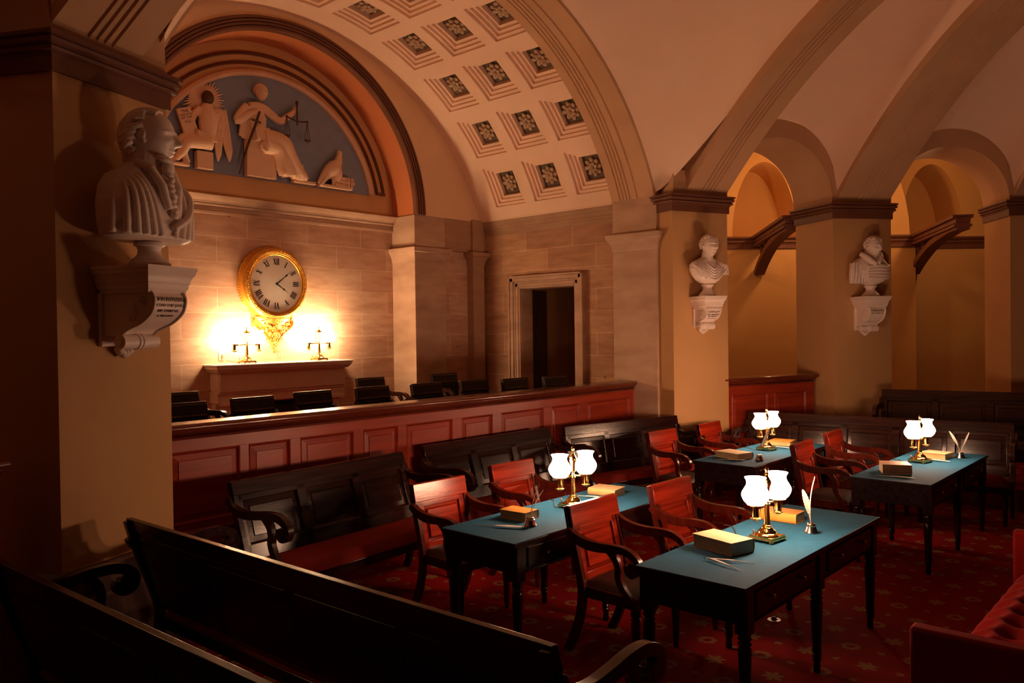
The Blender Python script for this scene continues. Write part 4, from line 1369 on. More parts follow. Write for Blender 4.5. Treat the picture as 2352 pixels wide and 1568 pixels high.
book('brown leather book with rounded spine at the near end of the far right table', (7.525, 2.255, Z), -1.12, (0.235, 0.225, 0.085), 'brownbk', cover2='leaf', spine='brownbk', pages='cream')
book('cream book between lamp and inkwell on the far right table', (8.632, 2.197, Z), 1.43, (0.236, 0.20, 0.055), 'cream', pages='leaf')

# ------------------------------------------------------------------ inkwells and quills
def inkwell(label, c, k=1.0, mat='pewter'):
    t = thing('inkwell', label, 'inkwell', (c[0], c[1], 0.75))
    mb = MB()
    mb.lathe([(0.040 * k, 0.0), (0.043 * k, 0.006 * k), (0.036 * k, 0.018 * k), (0.031 * k, 0.036 * k), (0.029 * k, 0.042 * k)], 24); mb.build('body', M_[mat], t, smooth=50)
    mb = MB()
    mb.lathe([(0.029 * k, 0.042 * k), (0.031 * k, 0.047 * k), (0.026 * k, 0.050 * k), (0.026 * k, 0.056 * k), (0.023 * k, 0.060 * k), (0.010 * k, 0.061 * k), (0.009 * k, 0.05 * k), (0.0, 0.05 * k)], 24); mb.build('collar', M_[mat], t, smooth=50)
    return t
def quill(label, a, b, w=0.02, bend=0.02, group=None, face=None, vane=(0.35, 1.0)):
    """feather pen from nib a to tip b"""
    a = Vector(a); b = Vector(b)
    t = thing('quill', label, 'quill', a, 0, group)
    d = b - a; L = d.length; dn = d.normalized()
    up = Vector(face) if face else Vector((0, 0, 1))
    side = dn.cross(up).normalized(); up2 = side.cross(dn).normalized()
    def P(s): return dn * (s * L) + up2 * (bend * math.sin(math.pi * s * 0.9)) 
    mb = MB()
    mb.tube([P(s / 14) for s in range(15)], [0.0008 + 0.0016 * min(1, s / 3) * (1 - 0.6 * s / 14) for s in range(15)], 6)
    mb.build('shaft', M_['quill'], t, smooth=80)
    mb = MB()
    n = 22; vs = []; fs = []
    v0, v1 = vane
    for i in range(n + 1):
        q = i / n; s = v0 + (v1 - v0) * q
        ww = w * (math.sin(math.pi * min(1, q * 0.92 + 0.06)) ** 0.6)
        jag = 1 + 0.12 * math.sin(i * 2.3)
        p = P(s)
        for off, hh in ((-ww * 0.75 * jag, 0.0035), (0, 0.0008), (ww * jag, 0.0035)):
            vs.append(p + side * off + up2 * hh)
        for off, hh in ((-ww * 0.75 * jag, 0.0023), (0, -0.0006), (ww * jag, 0.0023)):
            vs.append(p + side * off + up2 * hh)
    for i in range(n):
        o = 6 * i
        for j in (0, 1): fs.append((o + j, o + j + 1, o + 7 + j, o + 6 + j)); fs.append((o + 3 + j, o + 9 + j, o + 10 + j, o + 4 + j))
        fs.append((o, o + 6, o + 9, o + 3)); fs.append((o + 2, o + 5, o + 11, o + 8))
    mb.add(vs, fs)
    mb.build('vane', M_['feather'], t, smooth=60)
    return t
inkwell('pewter inkwell with two white quills on the nearest table', (4.988, 1.995))
inkwell('small pewter inkwell with two quills beside the ochre book on the left table', (4.012, 3.487), 0.95)
inkwell('dark pewter inkwell with one feather on the far left table', (7.434, 3.48), 0.95)
inkwell('shiny pewter inkwell with two spread quills at the far right table', (8.726, 2.01), 0.95)
RT = Vector((0.671, -0.741, 0)); FW = Vector((0.741, 0.671, 0))
def from_ink(c, dx, dz, df=0.0, z0=0.80):
    a = Vector((c[0], c[1], z0)) - RT * dx * 0.02
    return a, Vector((c[0], c[1], 0.75)) + RT * dx + FW * df + Vector((0, 0, dz))
CF = (-0.74, -0.67, 0.1)
a, b = from_ink((4.988, 1.995), -0.055, 0.275); quill('broad white quill leaning left in the pewter inkwell on the nearest table', a, b, 0.021, 0.012, face=CF, vane=(0.33, 1.0))
a, b = from_ink((4.988, 1.995), 0.05, 0.345, 0.05); quill('tall narrow quill curving right in the pewter inkwell on the nearest table', a, b, 0.011, -0.02, face=(0.5, -0.7, 0.2), vane=(0.4, 1.0))
a, b = from_ink((4.012, 3.487), 0.065, 0.275); quill('taller quill standing in the small inkwell on the left table', a, b, 0.010, -0.015, face=(0.5, -0.7, 0.2))
a, b = from_ink((4.012, 3.487), 0.09, 0.23, 0.03); quill('shorter quill standing in the small inkwell on the left table', a, b, 0.008, -0.015, face=(0.5, -0.7, 0.2))
a, b = from_ink((7.434, 3.48), 0.12, 0.30, 0.05); quill('bent feather standing in the dark inkwell in front of the far left lamp', a, b, 0.016, -0.03, face=CF)
a, b = from_ink((8.726, 2.01), -0.115, 0.265); quill('left one of the two quills spread in a V in the far right inkwell', a, b, 0.014, 0.018, face=CF)
a, b = from_ink((8.726, 2.01), 0.085, 0.25); quill('right one of the two quills spread in a V in the far right inkwell', a, b, 0.009, -0.012, face=CF)
zq = 0.7535
quill('thin quill lying straight below the cream book, pointing right, nearest table', (4.136, 1.96, zq), (4.023, 2.216, zq + 0.004), 0.010, 0.004)
quill('thin quill crossing under the other one below the cream book, nearest table', (3.955, 1.955, zq), (4.035, 2.20, zq + 0.008), 0.010, 0.004)
quill('broad feather lying at the near end of the left table', (3.776, 3.782, zq), (3.935, 3.455, zq + 0.004), 0.022, 0.004, vane=(0.4, 1.0))
quill('cream feather lying against the pale closed book on the left table', (4.952, 3.85, zq), (5.0, 3.56, zq + 0.006), 0.018, 0.006)
quill('feather lying before the cream book on the far left table', (7.206, 3.83, zq), (7.30, 3.56, zq + 0.004), 0.024, 0.004, vane=(0.4, 1.0))
quill('long curved feather lying before the orange book on the far left table', (8.36, 3.84, zq), (8.30, 3.48, zq + 0.004), 0.016, 0.006)
quill('feather lying before the brown book on the far right table', (7.26, 2.34, zq), (7.285, 2.0, zq + 0.004), 0.02, 0.004)
quill('broad white feather lying between lamp and cream book on the far right table', (8.44, 2.375, zq), (8.375, 2.02, zq + 0.004), 0.026, 0.004, vane=(0.3, 1.0))
# ------------------------------------------------------------------ marble busts on wall brackets
def head_shape(mb, c, h, yaw, pitch=0.0, hair='short', jaw=1.0):
    """head of height h centred at c, facing local -y turned by yaw"""
    nu, nv = 96, 80
    R = Euler((pitch, 0, yaw)).to_matrix()
    def g(x, z, cx, cz, sx, sz): return math.exp(-((x - cx) / sx) ** 2 - ((z - cz) / sz) ** 2)
    def sp(v, p): return math.copysign(abs(v) ** p, v)
    def pt(u, v):
        a = 2 * math.pi * u; b = -math.pi / 2 + math.pi * v
        cb = abs(math.cos(b)) ** 0.85
        x = 0.365 * cb * sp(math.sin(a), 0.92); y = -0.44 * cb * sp(math.cos(a), 0.85); z = 0.5 * sp(math.sin(b), 0.97)
        if z < 0.05:
            q = min(1, (0.05 - z) / 0.5)
            x *= 1 - 0.36 * jaw * q ** 1.5
            if y > 0: y *= 1 - 0.72 * min(1, q * 1.1)
        if z > 0 and y > 0: y *= 1.10
        if y < 0:
            f = 0.0
            f += 0.060 * g(x, z, 0, -0.42, 0.11, 0.06)
            f -= 0.034 * g(x, z, 0, -0.345, 0.16, 0.026)
            f += 0.040 * g(x, z, 0, -0.295, 0.085, 0.020)
            f -= 0.036 * g(x, z, 0, -0.267, 0.13, 0.0085)
            f += 0.040 * g(x, z, 0, -0.240, 0.10, 0.018)
            t_ = min(1, max(0, (0.09 - z) / 0.22))
            cut = 1.0 if z > -0.135 else max(0.0, (z + 0.165) / 0.03)
            if z < 0.14:
                f += (0.03 + 0.115 * t_ ** 1.2) * math.exp(-(x / (0.036 + 0.022 * t_)) ** 2) * cut * min(1.0, (0.14 - z) / 0.05)
            f += 0.05 * (g(x, z, 0.058, -0.128, 0.03, 0.028) + g(x, z, -0.058, -0.128, 0.03, 0.028))
            for q_ in (-1, 1):
                f -= 0.095 * g(x, z, q_ * 0.145, 0.022, 0.085, 0.048)
                f += 0.060 * g(x, z, q_ * 0.145, 0.010, 0.055, 0.026)
                f -= 0.020 * g(x, z, q_ * 0.145, 0.034, 0.07, 0.008)
                f += 0.040 * g(x, z, q_ * 0.150, 0.088, 0.12, 0.020)
                f += 0.030 * g(x, z, q_ * 0.20, -0.085, 0.09, 0.06)
                f -= 0.022 * g(x, z, q_ * 0.13, -0.19, 0.03, 0.07)
            y -= f
        return R @ (Vector((x, y, z)) * h) + Vector(c)
    mb.grid(pt, nu, nv, closeu=True)
    P = lambda x, y, z: R @ (Vector((x, y, z)) * h) + Vector(c)
    E_ = lambda p, r, rot=(0, 0, 0): mb.ell(P(*p), [q * h for q in r], rot=(rot[0] + pitch, rot[1], rot[2] + yaw), seg=12, rings=8)
    for q_ in (-1, 1):
        E_((q_ * 0.355, 0.05, 0.0), (0.03, 0.075, 0.11), (0.25, 0, q_ * 0.35))
        E_((q_ * 0.35, 0.02, -0.10), (0.028, 0.04, 0.045))
    rnd = random.Random(5)
    if hair == 'swept':
        for k in range(-7, 8):
            ph = k / 7 * 1.12
            pts = []
            for q_ in range(12):
                th = math.radians((62 if abs(k) < 5 else 88) + (205 - 62) * q_ / 11)
                w = 1.035 + 0.02 * math.sin(q_ * 1.7 + k * 2.1)
                y = -0.46 * w * math.cos(ph) ** 0.6 * math.cos(th); z = 0.50 * w * (0.35 + 0.65 * math.cos(ph)) * math.sin(th)
                x = 0.375 * w * math.sin(ph) * (1.0 if z > -0.1 else 0.8)
                pts.append(P(x, y * 1.05 if y > 0 else y, z))
            mb.tube(smoothpath(pts, 2), 0.042 * h, 8)
        for q_ in (-1, 1):
            for k, (zz, y0, y1) in enumerate(((0.13, 0.02, 0.34), (0.03, 0.13, 0.40), (-0.07, 0.16, 0.40), (-0.16, 0.20, 0.36))):
                mb.tube(smoothpath([P(q_ * 0.36, y0, zz + 0.04), P(q_ * 0.385, (y0 + y1) / 2, zz), P(q_ * 0.33, y1, zz - 0.05), P(q_ * 0.26, y1 + 0.04, zz - 0.02)], 4), [0.045 * h + 0.012 * h * math.sin(i_ * 0.5) for i_ in range(13)], 8)
        E_((0, 0.38, -0.18), (0.20, 0.12, 0.22))
        E_((0, 0.42, -0.38), (0.08, 0.07, 0.14))
    else:
        n = 190 if hair == 'curls' else 120
        for k in range(n):
            a = rnd.uniform(-2.4, 2.4); b = rnd.uniform(-0.35, 1.5)
            cb = math.cos(b) ** 0.85
            x = 0.37 * cb * math.sin(a); y = 0.47 * cb * math.cos(a); z = 0.5 * math.sin(b)
            if y < -0.05 and z < 0.33: continue
            if z < -0.05 and y < 0.2: continue
            r_ = 0.05 if hair == 'curls' else 0.038
            E_((x * 1.01, y * 1.03 if z > 0 else y * 0.85, z * 1.01), (r_, r_ * 1.4, r_ * 0.8), (0, 0, rnd.uniform(0, 3)))
        for q_ in (-1, 1):
            for k in range(4): E_((q_ * 0.345, -0.07 - 0.01 * k, 0.13 - 0.07 * k), (0.028, 0.05, 0.045))

def loft(mb, rows, seg=40, pw=2.3):
    """rows: (z, rx, ry, cy) superellipse sections"""
    vs = []; fs = []
    for z, rx, ry, cy in rows:
        for k in range(seg):
            a = 2 * math.pi * k / seg
            ca, sa = math.cos(a), math.sin(a)
            x = rx * abs(ca) ** (2 / pw) * (1 if ca >= 0 else -1); y = ry * abs(sa) ** (2 / pw) * (1 if sa >= 0 else -1)
            vs.append((x, y + cy, z))
    for j in range(len(rows) - 1):
        for k in range(seg):
            k2 = (k + 1) % seg
            fs.append((j * seg + k, j * seg + k2, (j + 1) * seg + k2, (j + 1) * seg + k))
    fs.append(tuple(range(seg - 1, -1, -1))); fs.append(tuple((len(rows) - 1) * seg + k for k in range(seg)))
    mb.add(vs, fs)

def pier_frame(a, b, t):
    A = Vector(a); B = Vector(b)
    p = A + (B - A).normalized() * t
    ang = math.atan2(B.y - A.y, B.x - A.x)
    return p, ang              # local x along the face, local -y out of the wall

ZB = 2.445
def socle(parent, y, k=1.0):
    mb = MB()
    mb.lathe([(0.118 * k, 0.0), (0.118 * k, 0.022), (0.105 * k, 0.03), (0.098 * k, 0.045), (0.082 * k, 0.055), (0.066 * k, 0.075), (0.062 * k, 0.10), (0.068 * k, 0.118), (0.085 * k, 0.128), (0.085 * k, 0.142), (0.07 * k, 0.148), (0.06 * k, 0.17)], 32, (0, y, 0))
    return mb.build('socle', M_['marble'], parent, smooth=35)

def bust_near():
    p, ang = pier_frame(mir(R2), mir(R1), 0.42)
    t = thing('bust', 'large marble bust in profile on the near left pier, swept hair and draped cloak', 'bust', (p.x, p.y, ZB), ang, 'marble busts on the ochre piers')
    y = -0.245
    socle(t, y, 1.0)
    mb = MB()
    loft(mb, [(0.150, 0.235, 0.125, y + 0.02), (0.165, 0.285, 0.155, y + 0.02), (0.25, 0.305, 0.165, y + 0.02), (0.36, 0.30, 0.16, y + 0.03), (0.45, 0.275, 0.145, y + 0.045), (0.52, 0.225, 0.12, y + 0.055), (0.565, 0.15, 0.10, y + 0.05), (0.60, 0.105, 0.095, y + 0.035)], pw=2.5)
    mb.tube([(0, y + 0.05, 0.50), (0.008, y + 0.015, 0.60), (0.012, y + 0.01, 0.69)], [0.12, 0.098, 0.092], 20)
    head_shape(mb, (0.02, y + 0.0, 0.755), 0.325, 0.50, -0.03, 'swept', 0.8)
    # neckcloth, collar and lapel ruffle
    mb.ell((0.035, y - 0.115, 0.575), (0.040, 0.034, 0.052)); mb.ell((0.03, y - 0.10, 0.625), (0.062, 0.05, 0.022), rot=(0.3, 0, 0.4))
    for k in range(9):
        mb.ell((0.035 + 0.006 * math.sin(k * 2.0), y - 0.128 - 0.004 * k, 0.535 - 0.030 * k), (0.026, 0.022, 0.018), rot=(0, 0.4 * (-1) ** k, 0))
    mb.tube([(-0.10, y - 0.01, 0.60), (-0.07, y - 0.09, 0.56), (-0.03, y - 0.135, 0.46), (0.0, y - 0.15, 0.33)], [0.02, 0.024, 0.026, 0.02], 10)
    mb.tube([(0.12, y - 0.01, 0.60), (0.10, y - 0.08, 0.57), (0.095, y - 0.13, 0.46), (0.06, y - 0.155, 0.30)], [0.02, 0.026, 0.028, 0.02], 10)
    # cloak folds over the shoulders
    for s, n in ((-1, 6), (1, 5)):
        for k in range(n):
            f = k / (n - 1)
            x0 = s * (0.10 + 0.13 * f); x1 = s * (0.05 + 0.25 * f)
            yo = -0.15 * math.sqrt(max(0, 1 - (f * 0.96) ** 2.2))
            mb.tube(smoothpath([(x0, y + 0.05, 0.58 - 0.09 * f), (x0 + s * 0.02, y + 0.03 + yo * 0.75, 0.49 - 0.05 * f), (x0 * 0.5 + x1 * 0.5 + s * 0.02, y + 0.02 + yo * 1.06, 0.35), (x1, y + 0.02 + yo * 1.08, 0.175)], 4), [0.012 + 0.0007 * q for q in range(13)], 8)
    mb.tube(smoothpath([(0.20, y - 0.03, 0.52), (0.20, y - 0.12, 0.42), (0.14, y - 0.165, 0.30), (0.02, y - 0.165, 0.215)], 4), 0.02, 8)
    remesh(mb, 'bust_body', M_['marble'], t, 0.0042, 2)
bust_near()

def bust_centre():
    p, ang = pier_frame(R1, R2, 0.395)
    t = thing('bust', 'white marble bust with short curls and toga folds across the chest, on the centre pier', 'bust', (p.x, p.y, ZB), ang, 'marble busts on the ochre piers')
    y = -0.16
    socle(t, y, 0.9)
    mb = MB()
    loft(mb, [(0.150, 0.05, 0.05, y), (0.16, 0.10, 0.07, y), (0.20, 0.165, 0.10, y), (0.26, 0.215, 0.115, y), (0.33, 0.242, 0.12, y + 0.01), (0.385, 0.235, 0.11, y + 0.02), (0.425, 0.19, 0.095, y + 0.025), (0.45, 0.12, 0.085, y + 0.02), (0.47, 0.08, 0.08, y + 0.02)], pw=2.3)
    mb.tube([(0, y + 0.02, 0.40), (0.0, y, 0.47), (0.008, y - 0.01, 0.56)], [0.095, 0.072, 0.068], 20)
    head_shape(mb, (0.012, y - 0.025, 0.615), 0.265, 0.10, 0.0, 'curls', 0.85)
    for k in range(5):
        r_ = 0.085 + 0.036 * k
        mb.tube(smoothpath([(-r_ * 1.1, y - 0.02, 0.44 - 0.01 * k), (-r_ * 0.7, y - 0.085, 0.42 - 0.75 * r_ * 0.6), (0.02, y - 0.115, 0.40 - 0.9 * r_), (r_ * 0.9, y - 0.085, 0.42 - 0.75 * r_ * 0.6), (r_ * 1.15, y - 0.02, 0.44 - 0.012 * k)], 4), 0.0115, 8)
    for k in range(4):
        x = 0.12 + 0.03 * k
        mb.tube(smoothpath([(x * 0.8, y - 0.02, 0.45 - 0.012 * k), (x + 0.03, y - 0.07, 0.38), (x + 0.045, y - 0.08, 0.26)], 4), 0.011, 8)
    for k in range(4):
        x = -0.10 - 0.032 * k
        mb.tube(smoothpath([(x, y - 0.07, 0.40 - 0.01 * k), (x - 0.01, y - 0.115 + 0.014 * k, 0.32), (x * 0.85, y - 0.11 + 0.01 * k, 0.20 + 0.015 * k)], 4), 0.009, 8)
    remesh(mb, 'bust_body', M_['marble'], t, 0.0045, 2)
bust_centre()

def bust_right():
    p, ang = pier_frame(P3a, P3b, 0.43)
    t = thing('bust', 'marble bust in a heavy cloak with bowed head, on the pier between the two arches', 'bust', (p.x, p.y, ZB), ang, 'marble busts on the ochre piers')
    y = -0.17
    socle(t, y, 0.95)
    mb = MB()
    loft(mb, [(0.150, 0.06, 0.06, y), (0.19, 0.16, 0.11, y), (0.26, 0.235, 0.13, y), (0.34, 0.255, 0.135, y), (0.42, 0.245, 0.13, y + 0.01), (0.49, 0.19, 0.11, y + 0.02), (0.535, 0.10, 0.09, y + 0.02)], pw=2.4)
    mb.tube([(0, y + 0.02, 0.46), (0.0, y - 0.01, 0.56), (0.0, y - 0.02, 0.62)], [0.11, 0.08, 0.075], 20)
    head_shape(mb, (0.02, y - 0.035, 0.655), 0.265, 0.22, 0.12, 'curls', 0.7)
    # hanging cloak on its right, collar, and horizontal swathes
    loft(mb, [(0.17, 0.10, 0.06, y - 0.02), (0.30, 0.10, 0.07, y - 0.02), (0.44, 0.075, 0.06, y)], seg=20)
    for i in range(len(mb.v) - 60, len(mb.v)):
        v = mb.v[i]; mb.v[i] = (v[0] - 0.215, v[1], v[2])
    for k in range(5):
        x = -0.305 + 0.045 * k
        mb.tube([(x, y - 0.075, 0.175), (x + 0.01, y - 0.085, 0.30), (x + 0.03, y - 0.06, 0.45)], 0.013, 8)
    mb.tube(smoothpath([(-0.15, y - 0.02, 0.56), (-0.10, y - 0.10, 0.50), (-0.01, y - 0.135, 0.415)], 5), [0.035] * 11, 10)
    mb.tube(smoothpath([(0.12, y - 0.02, 0.565), (0.09, y - 0.10, 0.50), (0.02, y - 0.135, 0.425)], 5), [0.03] * 11, 10)
    for k in range(5):
        mb.tube(smoothpath([(-0.12, y - 0.12, 0.385 - 0.035 * k), (0.04, y - 0.145, 0.40 - 0.042 * k), (0.18, y - 0.11, 0.385 - 0.036 * k), (0.26, y - 0.02, 0.41 - 0.03 * k)], 5), 0.019, 8)
    remesh(mb, 'bust_body', M_['marble'], t, 0.0045, 2)
bust_right()

def bracket(label, a, b, t0, w, proj, zbot, lines, fan=False):
    p, ang = pier_frame(a, b, t0)
    t = thing('wall_bracket', label, 'bracket', (p.x, p.y, 0), ang, 'marble wall brackets under the busts')
    h = w / 2; H = ZB - zbot
    mb = MB()
    rows = [(0.0, ZB - 0.155), (0.004, ZB - 0.15), (0.004, ZB - 0.135), (0.012, ZB - 0.13), (0.016, ZB - 0.10), (0.022, ZB - 0.095), (0.024, ZB - 0.075), (0.036, ZB - 0.05), (0.045, ZB - 0.042), (0.045, ZB - 0.022), (0.052, ZB - 0.016), (0.052, ZB), (0.0, ZB)]
    q = [(-h, -proj + 0.05), (h, -proj + 0.05), (h, -0.02), (-h, -0.02)]
    stack(mb, q, rows)
    mb.build('shelf', M_['marble'], t, smooth=25)
    # S-shaped console body
    fy = smoothpath([(-proj + 0.05, ZB - 0.15), (-proj + 0.03, ZB - 0.19), (-proj + 0.05, ZB - 0.26), (-proj * 0.70, ZB - 0.32), (-proj * 0.45, ZB - 0.36), (-proj * 0.34, ZB - 0.395)], 5)
    k = H / 0.475
    fy = [(y_, ZB - (ZB - z_) * k if z_ < ZB - 0.15 else z_) for y_, z_ in fy]
    mb = MB()
    vs = []; fs = []
    for x in (-h + 0.015, h - 0.015):
        for y_, z_ in fy: vs.append((x, y_, z_))
    n = len(fy)
    for x in (-h + 0.015, h - 0.015):
        for y_, z_ in fy: vs.append((x, 0.0, z_))
    for i in range(n - 1):
        fs.append((i, i + 1, n + i + 1, n + i)); fs.append((i, 2 * n + i, 2 * n + i + 1, i + 1)); fs.append((n + i, n + i + 1, 3 * n + i + 1, 3 * n + i))
    fs.append((0, n, 3 * n, 2 * n)); fs.append((n - 1, 3 * n - 1, 4 * n - 1, 2 * n - 1))
    mb.add(vs, fs)
    mb.b(-h - 0.005, h + 0.005, -0.03, 0.0, zbot + 0.02, ZB - 0.15)
    mb.build('console', M_['marble'], t, smooth=30, bevel=0.004)
    # raised border on the front, scroll at the foot, leaf below
    mb = MB()
    for x in (-h + 0.022, h - 0.022):
        mb.tube([(x, y_ - 0.004, z_) for y_, z_ in fy], 0.009, 8)
    mb.build('border', M_['marble'], t, smooth=80)
    mb = MB()
    ry = fy[-1][0]; zc = fy[-1][1] - 0.035; rr = 0.042
    mb.lathe([(0.012, -h + 0.008), (rr, -h + 0.01), (rr, -0.028), (rr + 0.006, -0.022), (rr + 0.006, -0.006), (rr - 0.004, 0.0), (rr + 0.006, 0.006), (rr + 0.006, 0.022), (rr, 0.028), (rr, h - 0.01), (0.012, h - 0.008)], 20, (0, ry - 0.005, zc), rot=(0, math.pi / 2, 0))
    mb.lathe([(0.02, -h + 0.002), (0.016, -h + 0.012)], 14, (0, ry - 0.005, zc), rot=(0, math.pi / 2, 0))
    mb.build('scroll', M_['marble'], t, smooth=35)
    mb = MB()
    for q_ in range(5):
        a = (q_ - 2) * 0.42
        mb.ell((math.sin(a) * 0.05, -0.045, zc - 0.035 - 0.03 * math.cos(a)), (0.018, 0.032, 0.036), rot=(0.3, a, 0), seg=10, rings=8)
    mb.build('leaf', M_['marble'], t, smooth=80)
    # carved fan on the side
    for s in (-1, 1):
        mb = MB()
        xs = s * (h - 0.013)
        for q_ in range(8):
            a = 2.0 + q_ * 0.42
            cy, cz = -proj * 0.55, ZB - 0.26 * k
            mb.ell((xs, cy + 0.035 * math.cos(a), cz + 0.035 * math.sin(a)), (0.005, 0.026, 0.006), rot=(a, 0, 0), seg=8, rings=6)
        for q_ in range(26):
            a = q_ * 0.45; r_ = 0.028 - 0.0009 * q_
            mb.ell((xs, -proj + 0.10 + r_ * math.cos(a), ZB - 0.205 + r_ * math.sin(a)), (0.005, 0.006, 0.006), seg=6, rings=4)
        mb.build('side_carving', M_['marble'], t, smooth=80)
    # lettering follows the bulge of the front
    for txt, size, dz in lines:
        z = ZB - dz
        # front depth at this height
        best = min(fy, key=lambda r: abs(r[1] - z))
        i = fy.index(best); j = min(i + 1, len(fy) - 1)
        tz = Vector((0, fy[j][0] - fy[max(i - 1, 0)][0], fy[j][1] - fy[max(i - 1, 0)][1])).normalized() * -1
        nx = Vector((1, 0, 0)); nn = nx.cross(tz)
        mm = Matrix((nx, tz, nn)).transposed().to_4x4()
        mm.translation = Vector((0, best[0], z)) + nn * 0.001
        text_mesh(txt, size, M_['bronze'], 'inscription', t, mm, 0.002)
    return t
bracket('large marble console bracket with inscription under the near left bust', mir(R2), mir(R1), 0.42, 0.29, 0.42, 1.965,
        [('JOHN RUTLEDGE', 0.032, 0.20), ('SECOND CHIEF JUSTICE', 0.0225, 0.232), ('SUP. COURT U.S.', 0.0225, 0.262), ('A. MDCCXCV.', 0.020, 0.288)])
bracket('marble console bracket with inscription under the centre pier bust', R1, R2, 0.41, 0.24, 0.30, 2.05,
        [('JOHN JAY', 0.040, 0.205), ('FIRST CHIEF JUSTICE', 0.019, 0.232), ('SUP. COURT U.S.', 0.019, 0.252), ('A. MDCCLXXXIX.', 0.018, 0.272)])
bracket('marble console bracket under the cloaked bust between the arches', P3a, P3b, 0.43, 0.265, 0.35, 1.98,
        [('CHIEF JUSTICE', 0.028, 0.20), ('SUP. COURT U.S.', 0.022, 0.23)])

# ------------------------------------------------------------------ clock
ck = thing('wall_clock', 'large round gilt wall clock with roman numerals above the mantelpiece', 'clock', (5.47, 9.05, 2.68))
def fl(mb): return mb            # clock parts face local -y
RX = (math.pi / 2, 0, 0)
mb = MB()
mb.lathe([(0.455, 0.0), (0.472, 0.02), (0.472, 0.035), (0.460, 0.045), (0.452, 0.075), (0.448, 0.12), (0.440, 0.132), (0.432, 0.136)], 96, rot=RX, cap=False)
mb.build('case_rim', M_['gild_s'], ck, smooth=40)
mb = MB()
mb.lathe([(0.434, 0.135), (0.425, 0.155), (0.405, 0.168), (0.385, 0.160), (0.372, 0.145)], 96, rot=RX, cap=False)
rnd = random.Random(3)
for k in range(110):
    a = 2 * math.pi * k / 110
    for rr, dd in ((0.421, 0.157), (0.404, 0.167), (0.387, 0.160)):
        a2 = a + rnd.uniform(-0.02, 0.02)
        mb.ell((rr * math.cos(a2), -dd, rr * math.sin(a2)), (0.009, 0.006, 0.009), rot=(0, -a + 0.7, 0), seg=6, rings=4)
mb.build('leaf_moulding', M_['gild'], ck, smooth=60)
mb = MB()
for k in range(90):
    a = 2 * math.pi * k / 90
    mb.ell((0.466 * math.cos(a), -0.04, 0.466 * math.sin(a)), (0.008, 0.008, 0.008), seg=6, rings=4)
mb.build('bead_moulding', M_['gild'], ck, smooth=60)
mb = MB()
mb.lathe([(0.375, 0.146), (0.366, 0.152), (0.356, 0.146), (0.354, 0.136)], 96, rot=RX, cap=False)
mb.build('bezel', M_['gild_s'], ck, smooth=60)
mb = MB(); mb.lathe([(0.358, 0.134), (0.30, 0.136), (0.0, 0.137)], 72, rot=RX)
dial = mb.build('dial', M_['dial'], ck, smooth=60)
# numerals: strokes in a local frame (x across, y towards the rim)
NUM = {1: 'I', 2: 'II', 3: 'III', 4: 'IIII', 5: 'V', 6: 'VI', 7: 'VII', 8: 'VIII', 9: 'IX', 10: 'X', 11: 'XI', 12: 'XII'}
for hr, tx in NUM.items():
    wd = {'I': 0.021, 'V': 0.046, 'X': 0.046}
    tot = sum(wd[c] for c in tx); x = -tot / 2
    mb = MB()
    def bar(xa, ya, xb, yb, w_):
        d = Vector((xb - xa, yb - ya)); nrm = Vector((-d.y, d.x)).normalized() * w_ / 2
        q = [(xa + nrm.x, ya + nrm.y), (xb + nrm.x, yb + nrm.y), (xb - nrm.x, yb - nrm.y), (xa - nrm.x, ya - nrm.y)]
        mb.prism(q, 0.0, 0.0015)
    h0, h1 = -0.04, 0.04
    for c in tx:
        if c == 'I': bar(x + 0.0105, h0, x + 0.0105, h1, 0.0125)
        if c == 'V': bar(x + 0.023, h0, x + 0.008, h1, 0.0125); bar(x + 0.023, h0, x + 0.038, h1, 0.005)
        if c == 'X': bar(x + 0.038, h0, x + 0.008, h1, 0.0125); bar(x + 0.008, h0, x + 0.038, h1, 0.005)
        x += wd[c]
    a = math.radians(30 * hr)
    mm = Matrix.Translation((0.276 * math.sin(a), -0.1365, 0.276 * math.cos(a))) @ Matrix.Rotation(a, 4, 'Y') @ Matrix.Rotation(math.pi / 2, 4, 'X')
    mb.xform(mm)
    mb.build('numeral', M_['black'], dial, smooth=0)
def hand(name, ang, L, w_, zz):
    mb = MB()
    q = [(-w_ * 0.5, 0.0), (-w_, L * 0.10), (-w_ * 0.55, L * 0.45), (-w_ * 1.5, L * 0.60), (-w_ * 0.4, L * 0.64), (0, L), (w_ * 0.4, L * 0.64), (w_ * 1.5, L * 0.60), (w_ * 0.55, L * 0.45), (w_, L * 0.10), (w_ * 0.5, 0)]
    mb.prism(q, 0, 0.003)
    mb.lathe([(0.017, 0), (0.017, 0.004)], 18)
    mm = Matrix.Translation((0, zz, 0)) @ Matrix.Rotation(math.radians(ang), 4, 'Y') @ Matrix.Rotation(math.pi / 2, 4, 'X')
    mb.xform(mm); mb.build(name, M_['black'], ck, smooth=0)
hand('minute_hand', 51.6, 0.305, 0.0075, -0.148)
hand('hour_hand', 124.5, 0.215, 0.0085, -0.143)
